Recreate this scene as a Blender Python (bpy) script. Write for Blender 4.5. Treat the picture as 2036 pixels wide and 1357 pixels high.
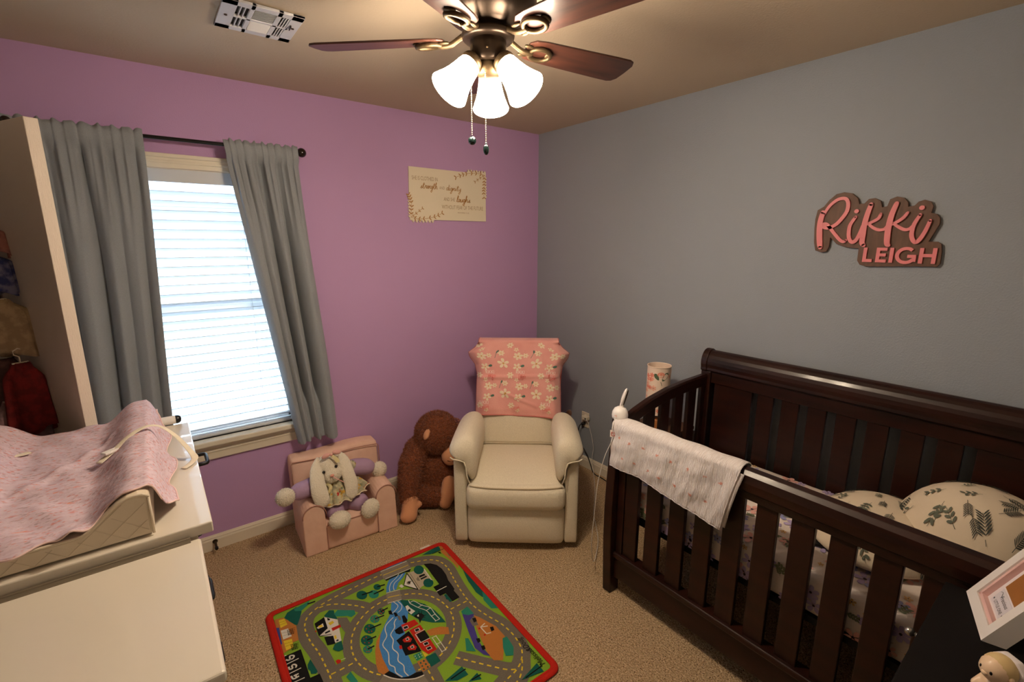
import bpy, bmesh, math, random
from mathutils import Vector, Matrix, noise
random.seed(7)
for o in list(bpy.data.objects): bpy.data.objects.remove(o)
sc = bpy.context.scene
col = sc.collection
PI = math.pi
def rad(a): return a * PI / 180
V = Vector

# ---------------------------------------------------------------- camera
F_PX, PITCH, YAW, ROLL = 929.64, 0.210503, 0.656384, -0.00037
CAM = V((-2.42556, -2.82066, 1.66471))
cam = bpy.data.cameras.new('camera'); cam_o = bpy.data.objects.new('camera', cam); col.objects.link(cam_o)
cam.sensor_fit = 'HORIZONTAL'; cam.sensor_width = 36; cam.lens = 36 * F_PX / 2036
cam.clip_start = .02
fw = V((math.sin(YAW) * math.cos(PITCH), math.cos(YAW) * math.cos(PITCH), -math.sin(PITCH)))
rt = V((math.cos(YAW), -math.sin(YAW), 0)); up = rt.cross(fw)
r2 = math.cos(ROLL) * rt + math.sin(ROLL) * up; u2 = -math.sin(ROLL) * rt + math.cos(ROLL) * up
cam_o.matrix_world = Matrix(((r2.x, u2.x, -fw.x, CAM.x), (r2.y, u2.y, -fw.y, CAM.y), (r2.z, u2.z, -fw.z, CAM.z), (0, 0, 0, 1)))
sc.camera = cam_o

# ---------------------------------------------------------------- world and exposure
SKY_STRENGTH = 9.6
LAMP_STRENGTH = 70.0
BULB_STRENGTH = 520.0
LAMP_COL = (1.0, .81, .60)
SKY_COL = (.64, .83, 1.0)
w = bpy.data.worlds.new('sky'); sc.world = w; w.use_nodes = True
w.node_tree.nodes['Background'].inputs[0].default_value = SKY_COL + (1,)
w.node_tree.nodes['Background'].inputs[1].default_value = SKY_STRENGTH
vs = sc.view_settings
vs.view_transform = 'Standard'; vs.look = 'None'; vs.gamma = 1; vs.use_curve_mapping = False
vs.exposure = 0.58
sc.cycles.max_bounces = 7; sc.cycles.diffuse_bounces = 4; sc.cycles.glossy_bounces = 3
sc.cycles.adaptive_threshold = .02
sc.cycles.transparent_max_bounces = 12
sc.cycles.sample_clamp_indirect = 6

# ---------------------------------------------------------------- materials
def lin(c):
    return tuple(((x / 255) / 12.92 if x / 255 <= .04045 else ((x / 255 + .055) / 1.055) ** 2.4) for x in c)
MATS = {}
def mat(name, rgb, rough=.6, var=None, bump=None, metal=0, sheen=0, coat=0, rgb2=None, stretch=None, spec=.4, spots=None, coat_r=.12):
    """rgb sRGB 0-255; var=(scale, lo, hi) mixes towards rgb2; bump=(scale, strength, distance)"""
    if name in MATS: return MATS[name]
    m = bpy.data.materials.new(name); m.use_nodes = True; nt = m.node_tree; N = nt.nodes; L = nt.links
    b = N['Principled BSDF']
    c = lin(rgb) + (1,)
    b.inputs['Base Color'].default_value = c
    b.inputs['Roughness'].default_value = rough; b.inputs['Metallic'].default_value = metal
    b.inputs['Specular IOR Level'].default_value = spec
    if sheen: b.inputs['Sheen Weight'].default_value = sheen
    if coat: b.inputs['Coat Weight'].default_value = coat; b.inputs['Coat Roughness'].default_value = coat_r
    tc = N.new('ShaderNodeTexCoord'); src = tc.outputs['Object']
    if stretch:
        mp = N.new('ShaderNodeMapping'); mp.inputs['Scale'].default_value = stretch; L.new(src, mp.inputs[0]); src = mp.outputs[0]
    if var:
        n = N.new('ShaderNodeTexNoise'); n.inputs['Scale'].default_value = var[0]; n.inputs['Detail'].default_value = 5
        L.new(src, n.inputs['Vector'])
        mr = N.new('ShaderNodeMapRange'); mr.inputs[1].default_value = var[1]; mr.inputs[2].default_value = var[2]
        L.new(n.outputs['Fac'], mr.inputs[0])
        mx = N.new('ShaderNodeMix'); mx.data_type = 'RGBA'
        mx.inputs[6].default_value = c; mx.inputs[7].default_value = lin(rgb2 or tuple(x * .8 for x in rgb)) + (1,)
        L.new(mr.outputs[0], mx.inputs[0]); L.new(mx.outputs[2], b.inputs['Base Color'])
        last = mx.outputs[2]
        if spots:
            for (sscale, lo, hi, srgb) in spots:
                vo = N.new('ShaderNodeTexNoise'); vo.inputs['Scale'].default_value = sscale; vo.inputs['Detail'].default_value = 2
                L.new(src, vo.inputs['Vector'])
                m2 = N.new('ShaderNodeMapRange'); m2.inputs[1].default_value = lo; m2.inputs[2].default_value = hi
                L.new(vo.outputs['Fac'], m2.inputs[0])
                mx2 = N.new('ShaderNodeMix'); mx2.data_type = 'RGBA'; L.new(m2.outputs[0], mx2.inputs[0])
                L.new(last, mx2.inputs[6]); mx2.inputs[7].default_value = lin(srgb) + (1,)
                last = mx2.outputs[2]
            L.new(last, b.inputs['Base Color'])
    if bump:
        n2 = N.new('ShaderNodeTexNoise'); n2.inputs['Scale'].default_value = bump[0]; n2.inputs['Detail'].default_value = 4
        L.new(src, n2.inputs['Vector'])
        bp = N.new('ShaderNodeBump'); bp.inputs['Strength'].default_value = bump[1]; bp.inputs['Distance'].default_value = bump[2]
        L.new(n2.outputs['Fac'], bp.inputs['Height']); L.new(bp.outputs[0], b.inputs['Normal'])
    MATS[name] = m
    return m
def emit(name, rgb, strength):
    if name in MATS: return MATS[name]
    m = bpy.data.materials.new(name); m.use_nodes = True
    b = m.node_tree.nodes['Principled BSDF']
    b.inputs['Base Color'].default_value = (.9, .88, .82, 1); b.inputs['Roughness'].default_value = .35
    b.inputs['Emission Color'].default_value = tuple(rgb) + (1,); b.inputs['Emission Strength'].default_value = strength
    MATS[name] = m; return m
def pane_mat(name):
    m = bpy.data.materials.new(name); m.use_nodes = True; nt = m.node_tree; N = nt.nodes; L = nt.links
    N.remove(N['Principled BSDF']); out = N['Material Output']
    t = N.new('ShaderNodeBsdfTransparent'); g = N.new('ShaderNodeBsdfGlossy'); g.inputs['Roughness'].default_value = .02
    mx = N.new('ShaderNodeMixShader'); mx.inputs[0].default_value = .06
    L.new(t.outputs[0], mx.inputs[1]); L.new(g.outputs[0], mx.inputs[2]); L.new(mx.outputs[0], out.inputs[0])
    MATS[name] = m; return m

purple = mat('purple_paint', (190, 152, 198), .75, bump=(190, .16, .004))
grey = mat('grey_paint', (150, 156, 164), .62, bump=(150, .28, .005))
ceil_m = mat('ceiling_paint', (198, 180, 156), .85, bump=(120, .2, .005))
cream_wall = mat('cream_paint', (200, 195, 186), .8)
carpet = mat('carpet', (234, 206, 168), .95, var=(150, .38, .62), rgb2=(184, 150, 110), bump=(130, 1.0, .02), spots=[(190, .585, .66, (84, 54, 28)), (40, .55, .75, (206, 176, 138))], spec=.1)
trim_m = mat('trim_paint', (226, 216, 196), .4)
white_door = mat('door_paint', (226, 212, 198), .45, bump=(60, .5, .003), stretch=(9, 9, .7))
vinyl = mat('white_vinyl', (240, 240, 238), .35)
slat_m = mat('blind_white', (204, 207, 212), .5)
black_metal = mat('black_metal', (22, 20, 20), .35, metal=.3)
bronze = mat('dark_bronze', (46, 36, 28), .32, metal=.75)
antique = mat('antique_brass', (74, 60, 42), .45, metal=.8)
blade_m = mat('walnut_blade', (66, 36, 26), .4, var=(5, .3, .7), rgb2=(38, 20, 15), stretch=(1, 10, 10), coat=.25)
curtain_m = mat('grey_linen', (154, 159, 166), .85, var=(700, .3, .7), rgb2=(130, 135, 141), bump=(900, .3, .002), sheen=.15)
cream_fab = mat('cream_linen', (234, 224, 202), .9, var=(300, .35, .65), rgb2=(214, 203, 180), bump=(600, .35, .002), sheen=.1)
pink_fab = mat('pale_pink_canvas', (234, 196, 176), .85, var=(14, .3, .7), rgb2=(225, 184, 163), bump=(24, .25, .01))
piping_m = mat('pink_piping', (176, 126, 110), .8)
white_lac = mat('white_lacquer', (232, 224, 210), .3, coat=.8, coat_r=.035)
crib_m = mat('espresso_wood', (46, 18, 10), .38, var=(4, .3, .7), rgb2=(26, 10, 6), stretch=(6, 1, 6), coat=.08, spec=.3)
espresso = mat('black_brown_wood', (15, 11, 10), .7, var=(6, .3, .7), rgb2=(10, 8, 8), spec=.12)
white_plastic = mat('white_plastic', (238, 234, 232), .3)
black_plastic = mat('black_plastic', (16, 16, 18), .35)

# ---------------------------------------------------------------- mesh builder
class MB:
    def __init__(self): self.v = []; self.f = []; self.mi = []; self.cur = 0
    def add(self, vs, fs, M=None):
        n = len(self.v)
        self.v += [tuple(M @ V(p)) if M else tuple(p) for p in vs]
        self.f += [tuple(i + n for i in f) for f in fs]; self.mi += [self.cur] * len(fs)
        return self
    def box(self, c, s, M=None, rz=0):
        x, y, z = s[0] / 2, s[1] / 2, s[2] / 2
        T = Matrix.Translation(c) @ Matrix.Rotation(rz, 4, 'Z')
        if M: T = M @ T
        return self.add([(-x, -y, -z), (x, -y, -z), (x, y, -z), (-x, y, -z), (-x, -y, z), (x, -y, z), (x, y, z), (-x, y, z)],
                        [(0, 3, 2, 1), (4, 5, 6, 7), (0, 1, 5, 4), (1, 2, 6, 5), (2, 3, 7, 6), (3, 0, 4, 7)], T)
    def b2(self, lo, hi, M=None):
        return self.box([(a + b) / 2 for a, b in zip(lo, hi)], [abs(b - a) for a, b in zip(lo, hi)], M)
    def loft(self, rings, closed=True, cap=True, loop=False):
        n = len(rings[0]); vs = [p for r in rings for p in r]; fs = []
        k = len(rings)
        for i in range(k if loop else k - 1):
            for j in range(n if closed else n - 1):
                a, b = i * n + j, i * n + (j + 1) % n; c, d = ((i + 1) % k) * n + (j + 1) % n, ((i + 1) % k) * n + j
                fs.append((a, b, c, d))
        if cap and not loop:
            fs.append(tuple(range(n - 1, -1, -1))); fs.append(tuple((k - 1) * n + j for j in range(n)))
        return self.add(vs, fs)
    def lathe(self, prof, n=24, M=None, cap=False):
        T = M or Matrix()
        rings = [[T @ V((r * math.cos(2 * PI * j / n), r * math.sin(2 * PI * j / n), z)) for j in range(n)] for r, z in prof]
        return self.loft(rings, cap=cap)
    def cyl(self, p0, p1, r0, r1=None, n=16):
        p0, p1 = V(p0), V(p1); d = (p1 - p0)
        T = Matrix.Translation(p0) @ d.to_track_quat('Z', 'Y').to_matrix().to_4x4()
        return self.lathe([(r0, 0), (r0 if r1 is None else r1, d.length)], n, T, cap=True)
    def tube(self, path, r, n=8, cap=True, flat=1.0, upv=(0, 0, 1), loop=False):
        path = [V(p) for p in path]; rings = []
        for i, p in enumerate(path):
            a = path[max(i - 1, 0)] if not loop else path[i - 1]; b = path[min(i + 1, len(path) - 1)] if not loop else path[(i + 1) % len(path)]
            t = (b - a).normalized(); s = t.cross(V(upv))
            if s.length < 1e-4: s = t.cross(V((1, 0, 0)))
            s.normalize(); u = s.cross(t)
            rr = r[i] if isinstance(r, (list, tuple)) else r
            rings.append([p + s * rr * math.cos(2 * PI * j / n) + u * rr * flat * math.sin(2 * PI * j / n) for j in range(n)])
        return self.loft(rings, cap=cap, loop=loop)
    def grid(self, fn, nu, nv, wrap=False):
        vs = [fn(i / nu, j / nv) for j in range(nv + 1) for i in range(nu + (0 if wrap else 1))]
        w_ = nu + (0 if wrap else 1); fs = []
        for j in range(nv):
            for i in range(nu):
                a, b = j * w_ + i, j * w_ + (i + 1) % w_
                fs.append((a, b, b + w_, a + w_))
        return self.add(vs, fs)
    def ell(self, c, r, M=None, nu=16, nv=10):
        r = (r, r, r) if not isinstance(r, (tuple, list)) else r
        T = Matrix.Translation(c) @ (M or Matrix())
        vs = [T @ V((0, 0, -r[2]))]; fs = []
        for j in range(1, nv):
            a = -PI / 2 + PI * j / nv
            vs += [T @ V((r[0] * math.cos(a) * math.cos(2 * PI * i / nu), r[1] * math.cos(a) * math.sin(2 * PI * i / nu), r[2] * math.sin(a))) for i in range(nu)]
        vs.append(T @ V((0, 0, r[2]))); k = len(vs) - 1
        for i in range(nu):
            fs.append((0, 1 + (i + 1) % nu, 1 + i)); fs.append((k, k - nu + i, k - nu + (i + 1) % nu))
        for j in range(nv - 2):
            for i in range(nu):
                a = 1 + j * nu + i; b = 1 + j * nu + (i + 1) % nu
                fs.append((a, b, b + nu, a + nu))
        return self.add(vs, fs)
    def capsule(self, pts, rs, n=12):
        """chain of spheres joined by cones: limbs; meant for remesh"""
        for p, r in zip(pts, rs): self.ell(p, r, nu=n, nv=8)
        for i in range(len(pts) - 1):
            self.cyl(pts[i], pts[i + 1], rs[i] * .98, rs[i + 1] * .98, n)
        return self
    def cushion(self, c, half, r, bulge=(0, 0, 0), M=None, n=10, fn=None):
        T = (M or Matrix()) @ Matrix.Translation(c); h = V(half)
        for ax in range(3):
            for sg in (-1, 1):
                vs = []; a, b = (ax + 1) % 3, (ax + 2) % 3
                for j in range(n + 1):
                    for i in range(n + 1):
                        p = [0, 0, 0]; p[ax] = sg
                        p[a] = math.sin((2 * i / n - 1) * PI / 2 * .98) / math.sin(PI / 2 * .98); p[b] = math.sin((2 * j / n - 1) * PI / 2 * .98) / math.sin(PI / 2 * .98)
                        P = V((p[0] * h.x, p[1] * h.y, p[2] * h.z))
                        rr = min(r, h.x, h.y, h.z)
                        Q = V([max(-h[k] + rr, min(h[k] - rr, P[k])) for k in range(3)])
                        d = P - Q
                        if d.length > 1e-9: P = Q + d.normalized() * rr
                        e = [1 - (P[k] / h[k]) ** 2 for k in range(3)]
                        P = P + V((bulge[0] * e[1] * e[2] * P.x / h.x, bulge[1] * e[0] * e[2] * P.y / h.y, bulge[2] * e[0] * e[1] * P.z / h.z))
                        if fn: P = fn(P)
                        vs.append(P)
                fs = []
                for j in range(n):
                    for i in range(n):
                        k = j * (n + 1) + i; q = (k, k + 1, k + n + 2, k + n + 1)
                        fs.append(q if sg > 0 else q[::-1])
                self.add(vs, fs, T)
        return self
    def prism(self, pts, d, M=None):
        """2-D outline (x, y) extruded by d along +z"""
        n = len(pts); vs = [(x, y, 0) for x, y in pts] + [(x, y, d) for x, y in pts]
        area = sum(pts[i][0] * pts[(i + 1) % n][1] - pts[(i + 1) % n][0] * pts[i][1] for i in range(n))
        fs = [tuple(range(n - 1, -1, -1)), tuple(range(n, 2 * n))] + [(i, (i + 1) % n, n + (i + 1) % n, n + i) for i in range(n)]
        if area < 0: fs = [f[::-1] for f in fs]
        return self.add(vs, fs, M)
    def build(self, name, mats, parent=None, smooth=False, bevel=0, seg=2, sub=0, solid=0, merge=0, remesh=0, smooth_it=0, auto=None):
        me = bpy.data.meshes.new(name); me.from_pydata(self.v, [], self.f)
        for m in (mats if isinstance(mats, (list, tuple)) else [mats]): me.materials.append(m)
        for p, k in zip(me.polygons, self.mi): p.material_index = k; p.use_smooth = smooth
        if merge:
            bm = bmesh.new(); bm.from_mesh(me); bmesh.ops.remove_doubles(bm, verts=bm.verts, dist=merge)
            bmesh.ops.recalc_face_normals(bm, faces=bm.faces); bm.to_mesh(me); bm.free()
        me.update()
        o = bpy.data.objects.new(name, me); col.objects.link(o)
        if parent: o.parent = parent
        if solid:
            md = o.modifiers.new('solidify', 'SOLIDIFY'); md.thickness = solid; md.offset = 0
        if remesh:
            md = o.modifiers.new('remesh', 'REMESH'); md.mode = 'VOXEL'; md.voxel_size = remesh; md.use_smooth_shade = True
            if smooth_it:
                md = o.modifiers.new('smooth', 'SMOOTH'); md.factor = .6; md.iterations = smooth_it
        if bevel:
            md = o.modifiers.new('bevel', 'BEVEL'); md.width = bevel; md.segments = seg; md.limit_method = 'ANGLE'; md.angle_limit = rad(35)
        if sub:
            md = o.modifiers.new('sub', 'SUBSURF'); md.levels = sub; md.render_levels = sub
        return o
def tag(o, label=None, cat=None, group=None, kind=None):
    if label: o['label'] = label
    if cat: o['category'] = cat
    if group: o['group'] = group
    if kind: o['kind'] = kind
    return o
def thing(name, label, cat, loc=(0, 0, 0), rz=0, group=None, kind=None):
    o = bpy.data.objects.new(name, None); col.objects.link(o); o.location = loc; o.rotation_euler = (0, 0, rz); o.empty_display_size = .05
    return tag(o, label, cat, group, kind)
def part(o, label): o['label'] = label; return o
def bx(name, lo, hi, m, parent=None, bevel=.003, **k): return MB().b2(lo, hi).build(name, m, parent, bevel=bevel, **k)
def copy_obj(o, parent, loc=None):
    c = o.copy(); col.objects.link(c); c.parent = parent
    if loc is not None: c.location = loc
    return c
def lerp(a, b, t): return a + (b - a) * t
def interp(t, keys):
    """piecewise-linear keys [(t, v)]"""
    if t <= keys[0][0]: return keys[0][1]
    for (a, x), (b, y) in zip(keys, keys[1:]):
        if t <= b: return x + (y - x) * (t - a) / (b - a)
    return keys[-1][1]
def smoothstep(t): t = max(0, min(1, t)); return t * t * (3 - 2 * t)
def spline(pts, n=6):
    """Catmull-Rom through points"""
    P = [V(p) for p in pts]; out = []
    for i in range(len(P) - 1):
        p0, p1, p2, p3 = P[max(i - 1, 0)], P[i], P[i + 1], P[min(i + 2, len(P) - 1)]
        for k in range(n):
            t = k / n
            out.append(.5 * ((2 * p1) + (p2 - p0) * t + (2 * p0 - 5 * p1 + 4 * p2 - p3) * t * t + (3 * p1 - p0 - 3 * p2 + p3) * t ** 3))
    out.append(P[-1]); return out
def stroke2d(pts, w, zlo, zhi):
    """outline ribbon of a 2-D polyline with constant width; returns (verts, faces) as a flat-topped solid"""
    P = [V((p[0], p[1])) for p in pts]; Lf, Rt = [], []
    for i, p in enumerate(P):
        a, b = P[max(i - 1, 0)], P[min(i + 1, len(P) - 1)]; t = (b - a).normalized(); nrm = V((-t.y, t.x))
        ww = w if not isinstance(w, (list, tuple)) else w[i]
        Lf.append(p + nrm * ww / 2); Rt.append(p - nrm * ww / 2)
    n = len(P); vs = [(q.x, q.y, zhi) for q in Lf] + [(q.x, q.y, zhi) for q in Rt]
    fs = [(i, n + i, n + i + 1, i + 1) for i in range(n - 1)]
    if zlo is not None:
        vs += [(q.x, q.y, zlo) for q in Lf] + [(q.x, q.y, zlo) for q in Rt]; m = 2 * n
        for i in range(n - 1):
            fs += [(i, i + 1, m + i + 1, m + i), (n + i + 1, n + i, m + n + i, m + n + i + 1)]
        fs += [(0, m, m + n, n), (n - 1, 2 * n - 1, m + 2 * n - 1, m + n - 1)]
    return vs, fs
def text_mesh(s, size, extrude=0, align='LEFT', sx=1.0, shear=0.0):
    c = bpy.data.curves.new('t', 'FONT'); c.body = s; c.size = size; c.extrude = extrude; c.align_x = align; c.resolution_u = 3; c.shear = shear
    o = bpy.data.objects.new('t', c); col.objects.link(o)
    dg = bpy.context.evaluated_depsgraph_get(); me = bpy.data.meshes.new_from_object(o.evaluated_get(dg))
    vs = [(v.co.x * sx, v.co.y, v.co.z) for v in me.vertices]; fs = [tuple(p.vertices) for p in me.polygons]
    bpy.data.objects.remove(o); bpy.data.curves.remove(c); bpy.data.meshes.remove(me)
    return vs, fs
def baked(o):
    dg = bpy.context.evaluated_depsgraph_get(); me = bpy.data.meshes.new_from_object(o.evaluated_get(dg))
    for md in list(o.modifiers): o.modifiers.remove(md)
    old = o.data; o.data = me; bpy.data.meshes.remove(old); return o
def fur(o, name, m, n, length, width, parent, seed=1, curl=.6, label=None):
    """short pile grown out of a baked mesh"""
    rnd = random.Random(seed); me = o.data; polys = list(me.polygons); tot = 0; acc = []
    for p in polys: tot += p.area; acc.append(tot)
    import bisect
    vs, fs = [], []
    for k in range(n):
        p = polys[min(bisect.bisect(acc, rnd.random() * tot), len(polys) - 1)]
        co = [me.vertices[i].co for i in p.vertices]; a = [rnd.random() + .05 for _ in co]; s = sum(a)
        P = sum((c * (q / s) for c, q in zip(co, a)), V((0, 0, 0)))
        nrm = p.normal; t = V((rnd.uniform(-1, 1), rnd.uniform(-1, 1), rnd.uniform(-1.2, .6)))
        d = (nrm + t * curl).normalized(); sd = d.cross(nrm + V((.01, .02, .03))).normalized() * width
        L_ = length * rnd.uniform(.6, 1.2)
        i0 = len(vs); vs += [P - sd, P + sd, P + d * L_]; fs.append((i0, i0 + 1, i0 + 2))
    me2 = bpy.data.meshes.new(name); me2.from_pydata([tuple(v) for v in vs], [], fs); me2.materials.append(m)
    for p in me2.polygons: p.use_smooth = False
    f = bpy.data.objects.new(name, me2); col.objects.link(f); f.parent = parent; f['kind'] = 'stuff'
    return f
# printed motifs: lists of (material slot, outline) in millimetres round the origin
def circ(r, n=10, cx=0, cy=0, ry=None): return [(cx + r * math.cos(2 * PI * i / n), cy + (ry or r) * math.sin(2 * PI * i / n)) for i in range(n)]
def petal(a, r0, r1, w_, n=8):
    out = []
    for i in range(n):
        t = 2 * PI * i / n; x = (r0 + r1) / 2 + (r1 - r0) / 2 * math.cos(t); y = w_ * math.sin(t) * (1 + .3 * math.cos(t))
        out.append((x * math.cos(a) - y * math.sin(a), x * math.sin(a) + y * math.cos(a)))
    return out
def flower(r, pet, ctr, k=5, a0=.3): return [(pet, petal(a0 + 2 * PI * i / k, r * .12, r, r * .27)) for i in range(k)] + [(ctr, circ(r * .16, 7))]
def sprig(L_, lf, a=0., k=4, w_=.16, both=True, lw=.34):
    out = []
    ca, sa = math.cos(a), math.sin(a)
    st = [(0, -.6), (L_, -.6), (L_, .6), (0, .6)]
    out.append((lf, [(x * ca - y * sa, x * sa + y * ca) for x, y in st]))
    for i in range(k):
        x0 = L_ * (.25 + .75 * i / k)
        for sg in ((1, -1) if both else (1 if i % 2 else -1,)):
            out.append((lf, [(x0 * ca - 0 * sa + X * math.cos(a + sg * .8) - Y * math.sin(a + sg * .8), x0 * sa + X * math.sin(a + sg * .8) + Y * math.cos(a + sg * .8)) for X, Y in [(L_ * lw * (.5 + .5 * math.cos(t)), L_ * w_ * lw * 1.4 * math.sin(t)) for t in [2 * PI * q / 7 for q in range(7)]]]))
    return out
def print_motifs(fn, items, name, mats, parent, off=.0012, label=None):
    """items: (s, t, rot, motif) placed on the surface fn(s_mm, t_mm) -> (point, normal)"""
    b = MB()
    for k, (s, t, a, motif) in enumerate(items):
        for q, (slot, poly) in enumerate(motif):
            b.cur = slot; vs = []
            for x, y in poly:
                P, nr = fn(s + x * math.cos(a) - y * math.sin(a), t + x * math.sin(a) + y * math.cos(a)); vs.append(P + nr * (off + .00012 * q))
            b.add(vs, [tuple(range(len(vs)))])
    o = b.build(name, mats, parent); o['kind'] = 'stuff'
    if label: o['label'] = label
    return o
def surf(P):
    """wrap a point function P(s, t) with finite-difference normals"""
    def fn(s, t, e=2.0):
        p = V(P(s, t)); a = V(P(s + e, t)) - p; b = V(P(s, t + e)) - p; n = a.cross(b)
        return p, (n.normalized() if n.length > 1e-12 else V((0, 0, 1)))
    return fn
# ================================================================ the room
H = 2.44; XL, YF = -3.10, -3.16
WX0, WX1, WZ0, WZ1 = -2.68, -1.83, .64, 2.0
T = .14
tag(MB().b2((XL - T, YF - T, -.1), (T, T, 0)).build('floor', carpet), 'speckled beige carpet covering the whole room', 'carpet', kind='structure')
tag(MB().b2((XL - T, YF - T, H), (T, T, H + .1)).build('ceiling', ceil_m), 'plain off-white textured ceiling above the fan', 'ceiling', kind='structure')
b = MB()
b.b2((XL - T, 0, 0), (WX0, T, H)).b2((WX1, 0, 0), (T, T, H)).b2((WX0, 0, 0), (WX1, T, WZ0)).b2((WX0, 0, WZ1), (WX1, T, H))
tag(b.build('wall_back', purple), 'lavender purple painted wall with the window', 'wall', kind='structure')
tag(MB().b2((0, YF - T, 0), (T, 0, H)).build('wall_right', grey), 'grey textured wall behind the crib', 'wall', kind='structure')
b = MB(); CO0, CO1 = -2.55, -.16   # closet opening, out of view, widened to cut light bounced onto the door
b.b2((XL - T, YF - T, 0), (XL, CO0, H)).b2((XL - T, CO1, 0), (XL, 0, H)).b2((XL - T, CO0, 2.06), (XL, CO1, H))
tag(b.build('wall_left', cream_wall), 'pale wall around the closet opening', 'wall', kind='structure')
b = MB(); closet_m = mat('closet_shade_paint', (112, 104, 100), .9); CX = XL - T - .6  # unseen recess, painted dark so less light bounces onto the door face
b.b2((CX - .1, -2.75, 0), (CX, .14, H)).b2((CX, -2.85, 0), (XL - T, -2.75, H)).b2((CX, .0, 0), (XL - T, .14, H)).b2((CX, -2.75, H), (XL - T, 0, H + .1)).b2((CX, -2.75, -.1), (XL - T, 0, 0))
tag(b.build('wall_closet_unseen', closet_m), 'unseen closet recess painted dark to cut light on the open door', 'closet', kind='structure')
tag(MB().b2((XL, YF - T, 0), (0, YF, H)).build('wall_front', cream_wall), 'pale wall on the near side of the room', 'wall', kind='structure')
def base_prof(): return [(0, 0), (.014, 0), (.014, .058), (.011, .066), (.011, .072), (.007, .079), (.005, .084), (0, .084)]
def baseboard(name, p0, p1, nrm, label):
    p0, p1, n_ = V(p0), V(p1), V(nrm)
    tag(MB().loft([[p + n_ * d + V((0, 0, z)) for d, z in base_prof()] for p in (p0, p1)]).build(name, trim_m), label, 'baseboard', kind='structure')
baseboard('baseboard_back', (XL, 0, 0), (0, 0, 0), (0, -1, 0), 'cream moulded baseboard under the purple wall')
baseboard('baseboard_right', (0, 0, 0), (0, YF, 0), (-1, 0, 0), 'cream moulded baseboard under the grey wall')
# window
win = thing('window_1', 'white framed window behind the blind in the purple wall', 'window', kind='structure')
b = MB()
cw = .062
b.b2((WX0 - cw, -.014, WZ1), (WX1 + cw, .0, WZ1 + cw)).b2((WX0 - cw - .006, -.024, WZ1 + cw - .016), (WX1 + cw + .006, 0, WZ1 + cw + .002)).b2((WX0 - cw, -.018, WZ1 + .022), (WX1 + cw, 0, WZ1 + .034))
b.build('casing', trim_m, win, bevel=.003)
for x0, x1 in ((WX0 - cw, WX0), (WX1, WX1 + cw)): bx('casing', (x0, -.014, WZ0), (x1, 0, WZ1), trim_m, win)
bx('sill', (WX0 - .08, -.055, WZ0 - .03), (WX1 + .08, T * .75, WZ0), trim_m, win, bevel=.006)
b = MB(); b.b2((WX0 - cw, -.016, WZ0 - .115), (WX1 + cw, 0, WZ0 - .03)).b2((WX0 - cw, -.026, WZ0 - .055), (WX1 + cw, 0, WZ0 - .03)).b2((WX0 - cw, -.02, WZ0 - .075), (WX1 + cw, 0, WZ0 - .062))
b.build('apron', trim_m, win, bevel=.003)
for lo, hi in (((WX0, .0, WZ0), (WX0 + .004, T, WZ1)), ((WX1 - .004, 0, WZ0), (WX1, T, WZ1)), ((WX0, 0, WZ1 - .004), (WX1, T, WZ1))): bx('reveal', lo, hi, trim_m, win, bevel=0)
pane_m = pane_mat('window_glass'); zm = (WZ0 + WZ1) / 2
for (z0, z1, y) in ((WZ0, zm + .02, .075), (zm - .02, WZ1, .105)):
    s = MB(); fr = .045
    s.b2((WX0, y, z0), (WX1, y + .03, z0 + fr)).b2((WX0, y, z1 - fr), (WX1, y + .03, z1)).b2((WX0, y, z0), (WX0 + fr, y + .03, z1)).b2((WX1 - fr, y, z0), (WX1, y + .03, z1))
    so = s.build('sash', vinyl, win, bevel=.003)
    MB().b2((WX0 + fr, y + .012, z0 + fr), (WX1 - fr, y + .016, z1 - fr)).build('pane', pane_m, so)
# closet door standing open
door = thing('door_1', 'cream wood-grain closet door standing open beside the window', 'door', (-2.663, -.746, 0), math.atan2(.88, -.475), kind='structure')
# local x runs along the door away from the camera, local y = towards the closet side (-n)
DW = .60
b = MB().b2((0, -.035, .012), (DW, 0, 2.03)); b.build('door_slab', white_door, door, bevel=.002)
for z in (.25, 1.0, 1.8): MB().cyl((DW + .006, -.017, z - .045), (DW + .006, -.017, z + .045), .007).b2((DW - .002, -.034, z - .045), (DW + .002, -.001, z + .045)).build('hinge', bronze, door)
MB().cyl((.06, -.035, .98), (.06, -.075, .98), .012).ell((.06, -.09, .98), (.026, .02, .026)).build('door_knob', bronze, door, smooth=True)
# doorstop on the purple baseboard
ds = thing('door_stop', 'small metal door stop screwed to the purple wall baseboard', 'door stop', (-2.325, -.014, .05))
MB().cyl((0, 0, 0), (0, -.006, 0), .013, .011).build('mount', antique, ds, smooth=False)
MB().cyl((0, -.006, 0), (0, -.058, -.006), .0065, .0055).build('rod', antique, ds)
MB().cyl((0, -.058, -.006), (0, -.07, -.0075), .009, .008).build('bumper', black_plastic, ds)

# ---- blind
blind = thing('window_blind', 'white two-inch slat blind hanging inside the window frame', 'blind', ((WX0 + WX1) / 2, .035, WZ0))
BW = (WX1 - WX0) / 2 - .012
BH = WZ1 - WZ0
bx('headrail', (-BW, -.028, BH - .045), (BW, .028, BH - .004), slat_m, blind)
bx('valance', (-BW - .006, -.036, BH - .062), (BW + .006, -.03, BH - .002), slat_m, blind)
pitch = .0445; tilt = rad(26)
n_sl = int((BH - .065 - .035) / pitch)
def slat_mesh():
    prof = []; 
    for i in range(7):
        t = -1 + 2 * i / 6; prof.append((t * .025, .0028 * (1 - t * t)))
    ring = [(y, z + .0013) for y, z in prof] + [(y, z - .0013) for y, z in reversed(prof)]
    Rm = Matrix.Rotation(-tilt, 3, 'X')   # room-side edge up
    return MB().loft([[Rm @ V((x, y, z)) for y, z in ring] for x in (-BW, BW)])
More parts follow.
